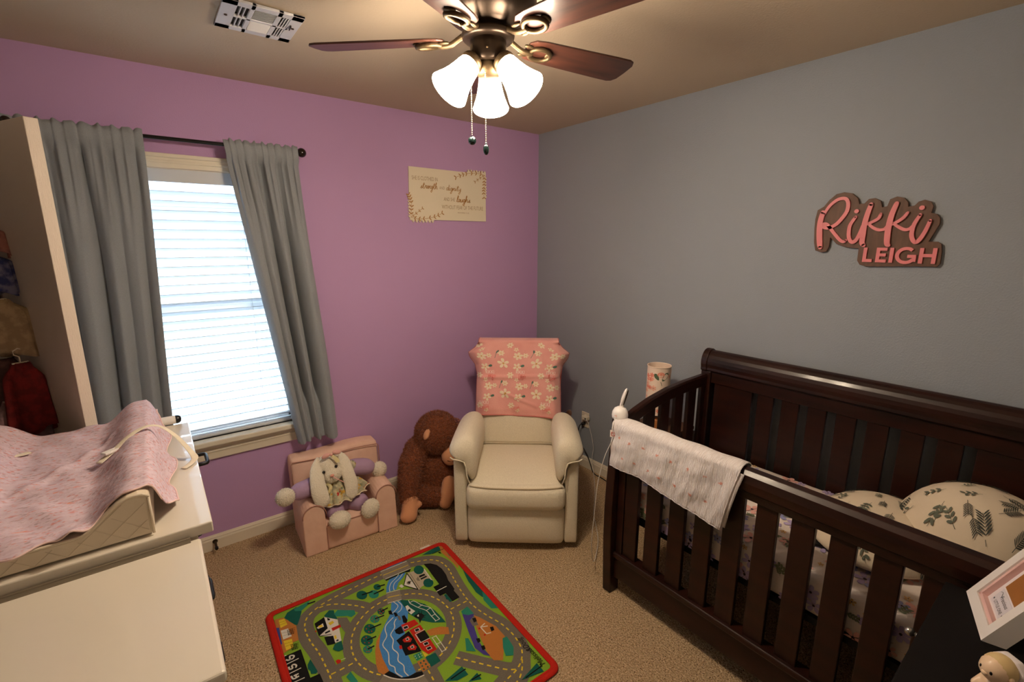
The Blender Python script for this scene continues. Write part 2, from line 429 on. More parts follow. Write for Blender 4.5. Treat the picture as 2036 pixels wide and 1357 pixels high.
first = None
for k in range(n_sl):
    z = .046 + pitch * k
    if first is None: first = slat_mesh().build('slat', slat_m, blind); first.location = (0, 0, z)
    else: copy_obj(first, blind, (0, 0, z))
bx('bottom_rail', (-BW, -.026, .001), (BW, .026, .020), slat_m, blind, bevel=.006)
for x in (-.25, .25):
    b = MB()
    for y in (-.026, .026): b.cyl((x, y, .02), (x, y, BH - .05), .0009, n=6)
    b.build('ladder_cord', slat_m, blind)
    MB().tube(spline([(x - .02, -.03, .012), (x - .008, -.034, .004), (x, -.034, .012), (x + .008, -.034, .004), (x + .02, -.03, .012)], 3), .0012, 5).build('cord_loop', slat_m, blind)

# ---- curtain rod and curtains
RZ, RY = 2.118, -.09
rod = thing('curtain_rod', 'thin black curtain rod with ball finials above the window', 'curtain rod', (-2.25, RY, RZ))
MB().cyl((-.52, 0, 0), (.52, 0, 0), .0085, n=14).build('rod', black_metal, rod, smooth=False)
for s in (-1, 1):
    MB().ell((s * .538, 0, 0), .0235, nu=20, nv=12).cyl((s * .508, 0, 0), (s * .522, 0, 0), .013).build('finial', mat('finial_black', (26, 16, 16), .18, coat=.5), rod, smooth=True)
    MB().cyl((s * .49, 0, 0), (s * .49, .088, 0), .006).b2((s * .49 - .012, .084, -.03), (s * .49 + .012, .09, .03)).build('bracket', black_metal, rod)
def curtain(name, label, xt, xb, zb, pleats, nfold, seed, edge=None, amp=.028):
    """xt/xb: left and right edges on top and at the hem; pleats: ridge positions 0..1 low down"""
    rnd = random.Random(seed); ph = [rnd.uniform(0, 6.28) for _ in range(6)]
    def ridge(s):
        v = 0
        for c, wd, hgt in pleats: v = max(v, hgt * math.exp(-abs(s - c) / wd))   # cusped valleys between the folds
        return 1 - v
    zt = RZ + .024
    def P(s, t):
        z = zt + (zb - zt) * t
        e = edge(t) if edge else t
        xl = lerp(xt[0], xb[0], e); xr = lerp(xt[1], xb[1], smoothstep(t) * .6 + t * .4)
        x = lerp(xl, xr, s)
        low = .35 + .65 * smoothstep((t - .03) / .5)
        gather = 1 - smoothstep((t - .06) / .30)
        g = math.sin(2 * PI * nfold * s + ph[0] + .8 * math.sin(5 * s + ph[1])) + .5 * math.sin(2 * PI * nfold * 1.83 * s + ph[2])
        sw = s + .035 * math.sin(3.2 * t + ph[1]) * math.sin(PI * s)
        y = RY + .012 - amp * low * (ridge(sw) - .45) * smoothstep(t / .08) - gather * .0075 * g * smoothstep((t - .03) / .05)
        y += .003 * math.sin(2 * PI * 3.1 * s + ph[3] + 2 * t)
        x += gather * .003 * math.sin(2 * PI * nfold * 1.3 * s + ph[4])
        if t < .05:  # the pocket wraps round the rod
            y = RY - .0125 - .0035 * g * .5 - .004 * math.sin(PI * t / .05); z += .005 * g * (1 - t / .05)
        y = min(y, -.022 - .046 * smoothstep((t - .80) / .08))
        z += .012 * math.sin(6 * s + ph[5]) * t * t * .6 - .01 * t * t * ridge(s)
        return V((x, y, z))
    return P
def make_curtain(name, label, P, nu=110, nv=70):
    cu = thing(name, label, 'curtain', (0, 0, 0))
    o = MB().grid(lambda s, t: P(s, t), nu, nv).build('panel', curtain_m, cu, smooth=True, solid=.0022)
    MB().grid(lambda s, t: P(s, 1 - t * .028) + V((0, -.0025, 0)), nu, 2).build('hem', curtain_m, cu, smooth=True)
    return cu
PL = curtain('l', '', (-2.80, -2.372), (-2.80, -2.432), .50, [(.0, .08, .6), (.24, .05, .75), (.50, .045, 1.15), (.70, .07, .55), (.90, .05, .6)], 9, 3, amp=.075)
make_curtain('curtain', 'grey linen curtain hanging between the closet door and the window', PL)
PR = curtain('r', '', (-2.064, -1.735), (-1.868, -1.645), .535, [(.0, .06, .5), (.20, .06, .4), (.41, .055, 1.2), (.67, .06, 1.25), (1.0, .05, .5)], 9, 5, edge=lambda t: t ** 1.05, amp=.085)
make_curtain('curtain', 'grey linen curtain gathered beside the bare purple wall', PR)

# ---- ceiling vent
vent = thing('ceiling_vent', 'white louvred air vent set in the ceiling', 'vent', (-2.125, -.665, H))
VX, VY = .25, .25
bx('duct_shade_plate', (.02, -VY + .02, -.003), (VX - .02, -.02, -.0005), mat('duct_shade', (40, 34, 30), .9), vent, bevel=0)  # dark plate standing in for the shade inside the duct; ceiling is uncut
b = MB(); z0, z1 = -.012, -.003
def bar(x0, x1, y0, y1): b.b2((x0, -y1, z0), (x1, -y0, z1))
bar(0, VX, 0, .034); bar(0, VX, VY - .034, VY); bar(0, .046, 0, VY); bar(VX - .04, VX, 0, VY)
bar(.084, .098, 0, VY); bar(.166, .182, 0, VY); bar(.04, VX - .03, .119, .131)
b.build('face_plate', mat('vent_white', (214, 214, 218), .45), vent, bevel=.0015)
vw = MATS['vent_white']
for x in (.0565, .0695): bx('divider', (x, -VY + .03, -.011), (x + .003, -.03, -.003), vw, vent, bevel=0)
for (y0, y1, t) in ((.036, .118, -1), (.132, .214, 1)):
    for k in range(7):
        y = y0 + (y1 - y0) * (k + .5) / 7
        M = Matrix.Translation((.132, -y, -.009)) @ Matrix.Rotation(t * rad(38), 4, 'X')
        MB().box((0, 0, 0), (.066, .012, .001), M).build('louver', vw, vent)
for (y0, y1) in ((.036, .118), (.132, .214)):
    for k in range(3):
        x = .185 + k * .0085
        M = Matrix.Translation((x + .004, -(y0 + y1) / 2, -.011)) @ Matrix.Rotation(rad(-32), 4, 'Y')
        MB().box((0, 0, 0), (.0085, y1 - y0 - .004, .001), M).build('scoop', vw, vent)
bx('lever', (.219, -.17, -.02), (.222, -.14, -.011), bronze, vent, bevel=0)
for y in (-.125,): MB().cyl((.022, y, -.012), (.022, y, -.0145), .005).cyl((VX - .018, y - .02, -.012), (VX - .018, y - .02, -.0145), .005).build('screw', antique, vent)

# ---- ceiling fan
FC = V((-1.55, -1.57, H))
fan = thing('ceiling_fan', 'dark bronze ceiling fan with walnut blades and three lit glass shades', 'ceiling fan', FC)
MB().lathe([(.0, 0), (.112, 0), (.114, -.012), (.108, -.035), (.112, -.045)], 40).build('canopy', bronze, fan, smooth=True)
MB().lathe([(.108, -.04), (.132, -.055), (.142, -.085), (.142, -.105), (.132, -.128), (.108, -.148), (.082, -.162), (.064, -.170), (.062, -.178)], 48).build('motor_housing', bronze, fan, smooth=True)
MB().lathe([(.062, -.176), (.075, -.18), (.078, -.188), (.076, -.197), (.07, -.202), (.05, -.203)], 40).build('flywheel', bronze, fan, smooth=True)
MB().lathe([(.05, -.2), (.0535, -.206), (.0535, -.246), (.05, -.256), (.044, -.262), (.0, -.262)], 40).build('switch_housing', bronze, fan, smooth=True)
MB().ell((-.033, -.042, -.235), .0035).build('screw', antique, fan, smooth=True)
MB().lathe([(.036, -.262), (.038, -.268), (.038, -.285), (.03, -.297), (.014, -.304), (0, -.306)], 32).build('light_fitter', antique, fan, smooth=True)
BA = [rad(a) for a in (-7.5, 64.5, 136.5, 208.5, 280.5)]
BR = .535
def blade_outline():
    r0 = .128; out = []
    top = [(r0, .030), (.145, .046), (.18, .052), (.30, .057), (.45, .063), (.505, .064), (.522, .058), (.533, .04), (BR, .0)]
    out = [(x, -y) for x, y in top] + [(x, y) for x, y in reversed(top[:-1])]
    return out
bl0 = None; ir0 = None
for k, a in enumerate(BA):
    hold = Matrix.Rotation(a, 4, 'Z')
    if bl0 is None:
        bl0 = MB().prism(blade_outline(), .006, Matrix.Translation((0, 0, -.003))).build('blade', blade_m, fan, bevel=.002)
        bb = bl0
        i = MB()
        i.tube(spline([(.055, 0, .02), (.085, 0, .006), (.11, 0, -.008), (.135, 0, -.012), (.15, 0, -.01)], 4), [.010, .0095, .009, .0085, .008, .008, .008, .008, .008, .008, .008, .008, .008, .008, .008, .008, .008], 10)
        ringp = [(.178 + .036 * math.cos(t), .027 * math.sin(t), -.008 - .004 * math.cos(t * .5) ** 2) for t in [2 * PI * q / 24 for q in range(24)]]
        i.tube(ringp, .0072, 8, loop=True)
        i.ell((.214, 0, -.006), (.013, .018, .006)).ell((.128, .022, -.006), (.016, .006, .005)).ell((.128, -.022, -.006), (.016, .006, .005))
        ir0 = i.build('blade_iron', antique, bb, smooth=True)
    else:
        bb = copy_obj(bl0, fan); copy_obj(ir0, bb)
    bb.matrix_local = Matrix.Translation((0, 0, -.198)) @ hold @ Matrix.Rotation(rad(-12), 4, 'X')
glass = emit('lit_frosted_glass', LAMP_COL, LAMP_STRENGTH)
prof = [(.027, 0), (.0305, .008), (.0335, .022), (.0365, .042), (.041, .064), (.0475, .086), (.0545, .104), (.0585, .114), (.0572, .1165), (.052, .106), (.045, .086), (.038, .064), (.033, .042), (.030, .022), (.025, .008)]
for k, a in enumerate((52, 172, 292)):
    d = V((math.cos(rad(a)), math.sin(rad(a)), 0)); ax = (d * .66 + V((0, 0, -.76))).normalized()
    p0 = d * .05 + V((0, 0, -.262))
    Tm = Matrix.Translation(p0) @ ax.to_track_quat('Z', 'Y').to_matrix().to_4x4()
    arm = MB().lathe([(.0, -.03), (.02, -.028), (.022, -.01), (.030, -.004), (.033, .004), (.033, .014), (.030, .016)], 28, Tm).tube(spline([d * .01 + V((0, 0, -.262)), d * .03 + V((0, 0, -.258)), p0 - ax * .02], 4), .011, 10).build('lamp_arm', antique, fan, smooth=True)
    MB().lathe(prof, 36, Tm @ Matrix.Translation((0, 0, .004))).build('glass_shade', glass, fan, smooth=True)
    bm_ = MB().ell(tuple(p0 + ax * .062), (.024, .024, .03), ax.to_track_quat('Z', 'Y').to_matrix().to_4x4()).cyl(p0 + ax * .01, p0 + ax * .036, .012)
    bm_.build('bulb', emit('lit_bulb', LAMP_COL, BULB_STRENGTH), fan, smooth=True)
def chain(x, y, z0, z1, kind):
    b = MB(); n = int((z0 - z1) / .0052)
    for i in range(n): b.ell((x, y, z0 - i * .0052), .0019, nu=6, nv=4)
    o = b.build('pull_chain', mat('chain_metal', (190, 180, 150), .3, metal=.8), fan, smooth=True)
    pm = mat('dark_green_glass', (18, 34, 34), .12, coat=.5)
    if kind: MB().ell((x, y, z1 - .012), .0125, nu=14, nv=10).build('pendant', pm, o, smooth=True)
    else: MB().ell((x, y, z1 - .014), (.009, .009, .0155), nu=14, nv=10).cyl((x, y, z1 - .002), (x, y, z1 + .006), .003).build('pendant', pm, o, smooth=True)
ul = V((.79, -.61, 0))
p = ul * -.052; chain(p.x, p.y, -.255, -.463, True)
p = ul * -.008 + V((-.61, -.79, 0)) * .03; chain(p.x, p.y, -.29, -.492, False)
# ================================================================ crib
CY0, CY1 = -1.50, -2.96      # ends
crib = thing('crib', 'dark espresso wood sleigh crib with slatted sides against the grey wall', 'crib', (0, 0, 0))
FX = -.82                     # front plane
# headboard: scrolled top rail
def hb_prof():
    pts = []
    for a in range(0, 181, 15):
        t = rad(a - 20); pts.append((-.062 - .052 * math.cos(t), 1.022 + .068 * math.sin(t)))
    pts += [(-.012, .985), (-.03, .975), (-.098, .975), (-.112, .985)]
    return pts
MB().loft([[V((x, y, z)) for x, z in hb_prof()] for y in (CY0 - .034, CY1 + .034)]).build('scroll_rail', crib_m, crib, bevel=.002, smooth=False)
for y in (CY0 - .034, CY1):
    c = V((-.062, 0, 1.0))
    MB().loft([[V((-.062 + (x + .062) * 1.08, y + d, 1.0 + (z - 1.0) * 1.07)) for x, z in hb_prof()] for d in (0, .034)]).build('scroll_cap', crib_m, crib, bevel=.004)
bx('headboard_rail', (-.092, CY1, .915), (-.05, CY0, .977), crib_m, crib)
bx('headboard_rail', (-.092, CY1, .26), (-.05, CY0, .36), crib_m, crib)
for y in (CY0 - .055, CY1): bx('headboard_post', (-.105, y, 0), (-.035, y + .055, .98), crib_m, crib, bevel=.005)
bx('headboard_panel', (-.085, -1.772, .35), (-.06, -1.572, .92), crib_m, crib)
s0 = None; k = 0; y = -1.800
while y - .076 > CY1 + .30:
    if s0 is None: s0 = bx('headboard_slat', (-.083, -.038, .35), (-.062, .038, .92), crib_m, crib); s0.location = (0, y - .038, 0)
    else: copy_obj(s0, crib, (0, y - .038, 0))
    y -= .1145
bx('headboard_panel', (-.085, CY1 + .05, .35), (-.06, y + .003, .92), crib_m, crib)
# front
def rail_prof(): return [(-.852, .80), (-.856, .83), (-.852, .858), (-.838, .873), (-.815, .877), (-.797, .868), (-.789, .848), (-.789, .80), (-.796, .79), (-.796, .765), (-.843, .765), (-.843, .79)]
MB().loft([[V((x, y, z)) for x, z in rail_prof()] for y in (CY0 - .045, CY1 + .045)]).build('front_rail', crib_m, crib, bevel=.002)
def post(y0, y1):
    keys = [(0, -.862, -.80), (.12, -.868, -.80), (.3, -.876, -.80), (.45, -.877, -.80), (.6, -.870, -.795), (.75, -.858, -.79), (.84, -.845, -.79), (.868, -.838, -.792)]
    rings = [[V((a, y0, z)), V((b_, y0, z)), V((b_, y1, z)), V((a, y1, z))] for z, a, b_ in keys]
    return MB().loft(rings).build('front_post', crib_m, crib, bevel=.004)
post(CY0 - .062, CY0 - .016); post(CY1 + .016, CY1 + .062)
for ya, yb in ((CY0 - .098, CY0 - .062), (CY1 + .062, CY1 + .098)): bx('front_stile', (-.838, ya, .21), (-.80, yb, .77), crib_m, crib)
s0 = None; yc = -1.635
while yc > CY1 + .12:
    if s0 is None: s0 = bx('front_slat', (-.833, -.0355, .21), (-.811, .0355, .77), crib_m, crib); s0.location = (0, yc, 0)
    else: copy_obj(s0, crib, (0, yc, 0))
    yc -= .1135
bx('front_ledge', (-.852, CY1 + .045, .195), (-.79, CY0 - .045, .222), crib_m, crib, bevel=.006)
bx('front_base', (-.84, CY1 + .045, .085), (-.80, CY0 - .045, .197), crib_m, crib)
# ends
def end(yc):
    n = 14; rings = []
    for i in range(n + 1):
        t = i / n; x = lerp(-.80, -.09, t)
        zt = interp(t, [(0, .862), (.15, .898), (.3, .926), (.5, .948), (.7, .958), (1, .962)])
        rings.append([V((x, yc - .016, zt - .062)), V((x, yc + .016, zt - .062)), V((x, yc + .018, zt - .01)), V((x, yc + .012, zt)), V((x, yc - .012, zt)), V((x, yc - .018, zt - .01))])
    MB().loft(rings).build('end_top_rail', crib_m, crib, bevel=.002)
    bx('end_lower_rail', (-.80, yc - .014, .26), (-.09, yc + .014, .36), crib_m, crib)
    for k in range(6):
        xc = -.70 + k * .119; t = (xc + .80) / .71
        zt = interp(t, [(0, .862), (.15, .898), (.3, .926), (.5, .948), (.7, .958), (1, .962)])
        bx('end_slat', (xc - .036, yc - .01, .35), (xc + .036, yc + .01, zt - .055), crib_m, crib)
end(CY0 - .022); end(CY1 + .022)
spring = mat('spring_black', (14, 14, 15), .4, metal=.5)
b = MB()
for lo, hi in (((-.785, CY1 + .06, .385), (-.76, CY0 - .06, .41)), ((-.135, CY1 + .06, .385), (-.11, CY0 - .06, .41)), ((-.785, CY0 - .085, .385), (-.11, CY0 - .06, .41)), ((-.785, CY1 + .06, .385), (-.11, CY1 + .085, .41))): b.b2(lo, hi)
b.build('mattress_support', spring, crib)
for yy in (CY0 - .06, CY1 + .06): MB().b2((-.79, yy - .015, .30), (-.10, yy + .015, .325)).build('support_bar', spring, crib)
for yy in (CY0 - .06, CY1 + .06):
    for x in (-.775, -.12): MB().b2((x - .01, yy - .012, .30), (x + .01, yy + .012, .40)).build('support_bracket', spring, crib)
MB().b2((-.775, CY1 + .08, .405), (-.12, CY0 - .08, .408)).build('support_deck', spring, crib)
for z in (.30, .56): MB().ell((-.806, CY0 - .062, z), .0055).build('bolt', mat('bolt_metal', (150, 150, 150), .3, metal=.9), crib, smooth=True)

# ---- crib mattress with printed fitted sheet
mt = thing('crib_mattress', 'crib mattress in a pastel floral fitted sheet', 'mattress', (0, 0, 0))
MX0, MX1, MY0, MY1, MZ0, MZ1 = -.785, -.105, CY1 + .05, CY0 - .065, .411, .555
sheet = mat('sheet_white', (226, 214, 206), .85, bump=(14, .3, .01))
MB().cushion(((MX0 + MX1) / 2, (MY0 + MY1) / 2, (MZ0 + MZ1) / 2), ((MX1 - MX0) / 2, (MY1 - MY0) / 2, (MZ1 - MZ0) / 2), .03, (0, 0, .012), n=14).build('mattress_body', sheet, mt, smooth=True, merge=.0005)
fl_m = [mat('print_lilac', (176, 160, 200), .85), mat('print_blush', (226, 170, 160), .85), mat('print_sage', (110, 118, 92), .85), mat('print_ink', (58, 36, 46), .85), mat('print_ochre', (210, 170, 110), .85), mat('print_peri', (150, 152, 196), .85)]
rnd = random.Random(11)
def rand_floral(n, w_, h_, rmin=18, rmax=42):
    items = []; tries = 0
    while len(items) < n and tries < n * 30:
        tries += 1
        s, t = rnd.uniform(8, w_ - 8), rnd.uniform(8, h_ - 8)
        if any((s - a) ** 2 + (t - c) ** 2 < 30 ** 2 for a, c, _, _ in items): continue
        k = rnd.random()
        if k < .5: m = flower(rnd.uniform(rmin, rmax), rnd.choice((0, 0, 1, 5)), 3, rnd.choice((5, 6)), rnd.uniform(0, 3))
        elif k < .85: m = sprig(rnd.uniform(30, 60), 2, 0, 4)
        else: m = flower(rnd.uniform(9, 16), rnd.choice((1, 4)), 3, 5, 0)
        items.append((s, t, rnd.uniform(0, 6.28), m))
    return items
LYm = (MY1 - MY0) * 1000; LXm = (MX1 - MX0) * 1000; LZm = (MZ1 - MZ0) * 1000
fsurf = lambda s, t: (V((MX0 - .0008, MY1 - s / 1000, MZ0 + min(max(t, 3), LZm - 3) / 1000)), V((-1, 0, 0)))
print_motifs(fsurf, rand_floral(90, LYm, LZm, 16, 34), 'floral_print', fl_m, mt)
def topz(x, y):
    a = (2 * (x - MX0) / (MX1 - MX0) - 1); c = (2 * (y - MY0) / (MY1 - MY0) - 1); return MZ1 + .012 * max(0, (1 - a * a) * (1 - c * c))
tsurf = lambda s, t: (V((MX0 + s / 1000, MY1 - t / 1000, topz(MX0 + s / 1000, MY1 - t / 1000) + .001)), V((0, 0, 1)))
print_motifs(tsurf, [(s + 15, t + 15, a, m) for s, t, a, m in rand_floral(260, LXm - 40, LYm - 40)], 'floral_print', fl_m, mt)
esurf = lambda s, t: (V((MX0 + s / 1000, MY1 + .0008, MZ0 + min(max(t, 3), LZm - 3) / 1000)), V((0, 1, 0)))
print_motifs(esurf, rand_floral(30, LXm, LZm, 16, 34), 'floral_print', fl_m, mt)

# ---- cloud-shaped leaf-print pillow in the crib
pl = thing('nursing_pillow', 'lumpy cream pillow printed with green leaves lying in the crib', 'pillow', (0, 0, 0))
pil_m = mat('pillow_cream', (222, 206, 182), .85, bump=(18, .2, .008))
leafm = [mat('leaf_grey_green', (96, 102, 88), .85), mat('leaf_dark', (60, 64, 58), .85)]
def lobe(c, r, a=0, ex=(2.0, 2.0)):
    """soft cushion lobe as a parametric dome: returns P(u,v) mm surface"""
    c = V(c)
    def P(u, v):  # u,v in [-1,1]
        rr = math.sqrt(u * u + v * v); 
        h = max(0, 1 - rr ** 2.6) ** .62
        x = u * r[0]; y = v * r[1]
        return c + V((x * math.cos(a) - y * math.sin(a), x * math.sin(a) + y * math.cos(a), r[2] * h))
    return P
LOBES = [((-.40, -2.42, .585), (.25, .21, .135), 0), ((-.30, -2.665, .60), (.22, .24, .245), .15)]
for c, r, a in LOBES:
    P = lobe(c, r, a); b = MB(); n = 26
    def disc(i, j, sg):
        rr = math.sin(PI / 2 * j); th = 2 * PI * i; p = P(rr * math.cos(th), rr * math.sin(th))
        if sg < 0: p = V((p.x, p.y, c[2] - (p.z - c[2]) * .18))
        return p
    b.grid(lambda i, j: disc(i, j, 1), 40, 14, wrap=True).grid(lambda i, j: disc(1 - i, j, -1), 40, 8, wrap=True)
    lo = b.build('lobe', pil_m, pl, smooth=True, merge=.0005)
    fn = surf(lambda s, t: P(max(-.97, min(.97, s / (r[0] * 1000))), max(-.97, min(.97, t / (r[1] * 1000)))))
    its = []
    tries = 0
    while len(its) < 44 and tries < 1500:
        tries += 1
        s, t = rnd.uniform(-r[0], r[0]) * 1000, rnd.uniform(-r[1], r[1]) * 1000
        if (s / r[0] / 1000) ** 2 + (t / r[1] / 1000) ** 2 > .74: continue
        if any((s - q[0]) ** 2 + (t - q[1]) ** 2 < 46 ** 2 for q in its): continue
        L_ = rnd.uniform(44, 70); k = rnd.random()
        m = sprig(L_, 0, 0, 3, .16, True, .28) if k < .35 else (sprig(L_, 1, 0, 7, .06, True, .34) if k < .75 else sprig(L_ * .8, 0, 0, 5, .14, False, .34))
        its.append((s, t, rnd.uniform(0, 6.28), m))
    print_motifs(fn, its, 'leaf_print', leafm, pl, off=.0035)
MB().tube([V((-.40 + .22 * math.cos(t) - .02, -2.545 + .03 * math.sin(t * 2), .66 + .03 * math.sin(t))) for t in [PI * q / 12 for q in range(3, 11)]], .004, 6).build('seam', pil_m, pl, smooth=True)
# small black gadget lying on the mattress
rc = thing('black_remote', 'small black remote lying on the floral crib sheet', 'remote', (-.60, -2.27, .562), rad(20))
MB().cushion((0, 0, .009), (.022, .05, .009), .006, n=5).build('body', black_plastic, rc, smooth=True, merge=.0003)
for k in range(3): MB().cyl((0, -.03 + k * .02, .017), (0, -.03 + k * .02, .0195), .004).build('button', mat('button_grey', (90, 90, 94), .5), rc)

# ---- muslin cloth over the front rail
gz = mat('muslin_white', (238, 232, 232), .9, var=(30, .35, .65), rgb2=(226, 216, 214), stretch=(1, 7, 1), bump=(42, .7, .012))
bc = thing('muslin_cloth', 'white crinkled muslin cloth draped over the crib front rail', 'cloth', (0, 0, 0))
def cloth_pt(s, t, lay=0):
    y = lerp(-1.535, interp(t, [(0, -2.10), (.5, -2.108), (1, -2.062)]), s)
    wob = .006 * math.sin(9 * s + 1.3) * max(0, t - .35) + .004 * math.sin(23 * s + 5 * t)
    fold = .010 * math.exp(-((s - .52) / .07) ** 2) * max(0, t - .3) * 1.4
    zb = interp(s, [(0, .668), (.3, .668), (.52, .655), (.8, .635), (1, .618)]) if lay == 0 else interp(s, [(0, .66), (1, .632)])
    if t < .3:       # inside drop
        q = t / .3; z = lerp(.60, .862, q); x = -.779 + .004 * math.sin(20 * s)
    elif t < .5:     # over the rail
        q = (t - .3) / .2; a = PI * q; x = -.8215 + .0445 * math.cos(a); z = .862 + .024 * math.sin(a)
    else:
        q = (t - .5) / .5; z = lerp(.862, zb, q); x = -.866 - .006 * q - .008 * math.sin(PI * q) * (.5 + .5 * math.sin(4 * s))
    x -= fold + wob + lay * .004 + (.0016 * math.sin(95 * s + 3 * math.sin(7 * t)) + .0022 * math.sin(31 * t + 14 * s) * math.sin(9 * s + 4) if t > .5 else 0)
    if t > .5 and s > .9: x -= .012 * (s - .9) / .1 * math.sin(PI * (t - .5) / .5)
    return V((x, y - (.0 if lay == 0 else .006) * s, z))
MB().grid(lambda s, t: cloth_pt(s, t), 64, 56).build('outer_layer', gz, bc, smooth=True, solid=.002)
MB().grid(lambda s, t: cloth_pt(.72 + .28 * s, .5 + .5 * t, -1) + V((.0, -.012, 0)), 12, 24).build('under_layer', gz, bc, smooth=True, solid=.002)
MB().tube([cloth_pt(1, t / 30) + V((0, -.001, 0)) for t in range(9, 31)], .0028, 6).build('stitched_edge', gz, bc, smooth=True)
MB().tube([cloth_pt(s / 40, 1) + V((0, 0, 0)) for s in range(41)], .0024, 6).build('stitched_edge', gz, bc, smooth=True)
cs = surf(lambda s, t: cloth_pt(max(0, min(1, s / 600)), max(.5, min(1, .5 + t / 500))))
def csn(s, t):
    p, n = cs(s, t); return p, (n if n.x < 0 else -n)
its = []
for i in range(8):
    for j in range(4):
        s, t = 40 + i * 74 + (j % 2) * 34, 35 + j * 56
        if s < 580: its.append((s + rnd.uniform(-9, 9), t * 1.9, rnd.uniform(0, 6), flower(7, 0, 0, 5, 0) + sprig(12, 0, 1, 2)))
print_motifs(csn, its, 'blossom_print', [mat('print_rose', (224, 150, 130), .9)], bc, off=.0022)

# ---- baby monitor camera on the crib corner
bm1 = thing('baby_monitor', 'white baby monitor camera with oval head clamped on the crib corner', 'baby monitor', (-.815, -1.532, .872))
MB().lathe([(.0, .062), (.012, .061), (.026, .053), (.034, .038), (.0365, .022), (.035, .010), (.03, .004), (.0, .004)], 32).build('base_dome', white_plastic, bm1, smooth=True)
hm = Matrix.Translation((.011, -.009, .105)) @ Matrix.Rotation(rad(-152), 4, 'Z') @ Matrix.Rotation(rad(-14), 4, 'X')
MB().ell((0, 0, 0), (.021, .0105, .045), hm, 24, 16).build('camera_head', white_plastic, bm1, smooth=True)
MB().ell((0, 0, 0), (.0165, .004, .040), hm @ Matrix.Translation((0, .0085, .001)), 24, 12).build('lens_face', mat('lens_black', (10, 10, 12), .12, coat=.4), bm1, smooth=True)
MB().cyl((.004, -.003, .055), (.006, -.004, .075), .010, .009).build('neck', white_plastic, bm1)
MB().box((-.034, -.004, .026), (.004, .012, .008)).build('cable_port', mat('port_pink', (226, 190, 178), .5), bm1)
MB().lathe([(.031, .004), (.034, -.004), (.034, -.026), (.030, -.034), (.0, -.034)], 20).build('clamp_pad', black_plastic, bm1, smooth=True)
tg = thing('warning_tag', 'small white warning tag with red ring below the baby monitor', 'tag', (-.868, -1.552, .822), rad(-68))
bx('label_card', (-.022, -.001, -.018), (.022, .001, .014), mat('tag_white', (236, 226, 216), .7), tg, bevel=0)
MB().tube([(-.008 + .009 * math.cos(t), -.002, -.002 + .009 * math.sin(t)) for t in [2 * PI * q / 16 for q in range(16)]], .0012, 5, loop=True).cyl((-.014, -.002, .004), (-.002, -.002, -.008), .001, n=5).build('ring_symbol', mat('tag_red', (200, 70, 60), .7), tg)
cordm = mat('cord_white', (226, 222, 216), .5); cordb = mat('cord_black', (20, 19, 19), .5)
tag(MB().tube(spline([(-.85, -1.535, .893), (-.878, -1.545, .85), (-.872, -1.545, .80), (-.889, -1.515, .70), (-.893, -1.485, .55), (-.889, -1.47, .40), (-.885, -1.455, .22), (-.80, -1.40, .05), (-.6, -1.25, .008), (-.42, -1.05, .006), (-.3, -.95, .006), (-.16, -.82, .01), (-.05, -.70, .06), (-.035, -.675, .12), (-.035, -.68, .22), (-.04, -.63, .37), (-.045, -.60, .392)], 7), .0017, 6).build('monitor_cable', cordm, smooth=True), 'thin white cable running from the wall outlet to the baby monitor', 'cable')
# ---- outlet with adapters
ol = thing('wall_outlet', 'white duplex wall outlet low on the grey wall', 'outlet', (0, -.565, .372))
bx('cover_plate', (-.006, -.036, -.058), (0, .036, .058), trim_m, ol)
for z in (-.027, .027): MB().cyl((-.0055, 0, z), (-.0085, 0, z), .016, n=18).build('socket', trim_m, ol)
MB().ell((-.006, 0, 0), .0035).build('screw', antique, ol)
ad = thing('power_adapter', 'cream cube power adapter plugged into the upper socket', 'adapter', (-.009, -.585, .398))
bx('body', (-.034, -.03, -.014), (0, .022, .014), trim_m, ad, bevel=.004)
bx('port', (-.036, -.024, -.004), (-.033, -.01, .004), black_plastic, ad, bevel=0)
pg = thing('black_plug', 'black plug in the lower socket with a thick cord', 'plug', (-.009, -.562, .345))
MB().cyl((0, 0, 0), (-.026, 0, -.002), .014, .011).build('plug_body', cordb, pg, smooth=True)
MB().tube([V(p) - V((-.009, -.562, .345)) for p in spline([(-.03, -.562, .343), (-.05, -.553, .33), (-.045, -.54, .26), (-.03, -.56, .18), (-.03, -.62, .12), (-.03, -.655, .06), (-.04, -.70, .008), (-.05, -.80, .007), (-.08, -.95, .007), (-.15, -1.15, .007)], 7)], .0036, 7).build('plug_cord', cordb, pg, smooth=True)

# ---- side table with floral lamp behind the crib end
tb = thing('side_table', 'dark wooden side table between the recliner and the crib', 'side table', (-.2, -1.325, 0))
tw = mat('table_wood', (92, 62, 42), .5, var=(5, .3, .7), rgb2=(70, 46, 32), stretch=(1, 8, 8))
bx('table_top', (-.155, -.13, .60), (.155, .13, .622), tw, tb, bevel=.004)
for x in (-.13, .13):
    for y in (-.105, .105): bx('leg', (x - .018, y - .018, 0), (x + .018, y + .018, .60), tw, tb)
bx('apron', (-.12, -.112, .54), (.12, -.098, .6), tw, tb); bx('apron', (-.12, .098, .54), (.12, .112, .6), tw, tb); bx('shelf', (-.13, -.105, .2), (.13, .105, .218), tw, tb)
lp = thing('table_lamp', 'small cylinder lamp with pink floral shade and wooden base', 'lamp', (-.22, -1.315, .622))
lw = mat('lamp_wood', (186, 120, 66), .5, var=(8, .3, .7), rgb2=(160, 98, 50), stretch=(6, 6, 1))
MB().lathe([(0, 0), (.052, 0), (.055, .004), (.055, .05), (.05, .056), (0, .056)], 32).build('lamp_base', lw, lp, smooth=False, bevel=.002)
MB().lathe([(.012, .056), (.012, .09)], 16, cap=True).build('stem', antique, lp)
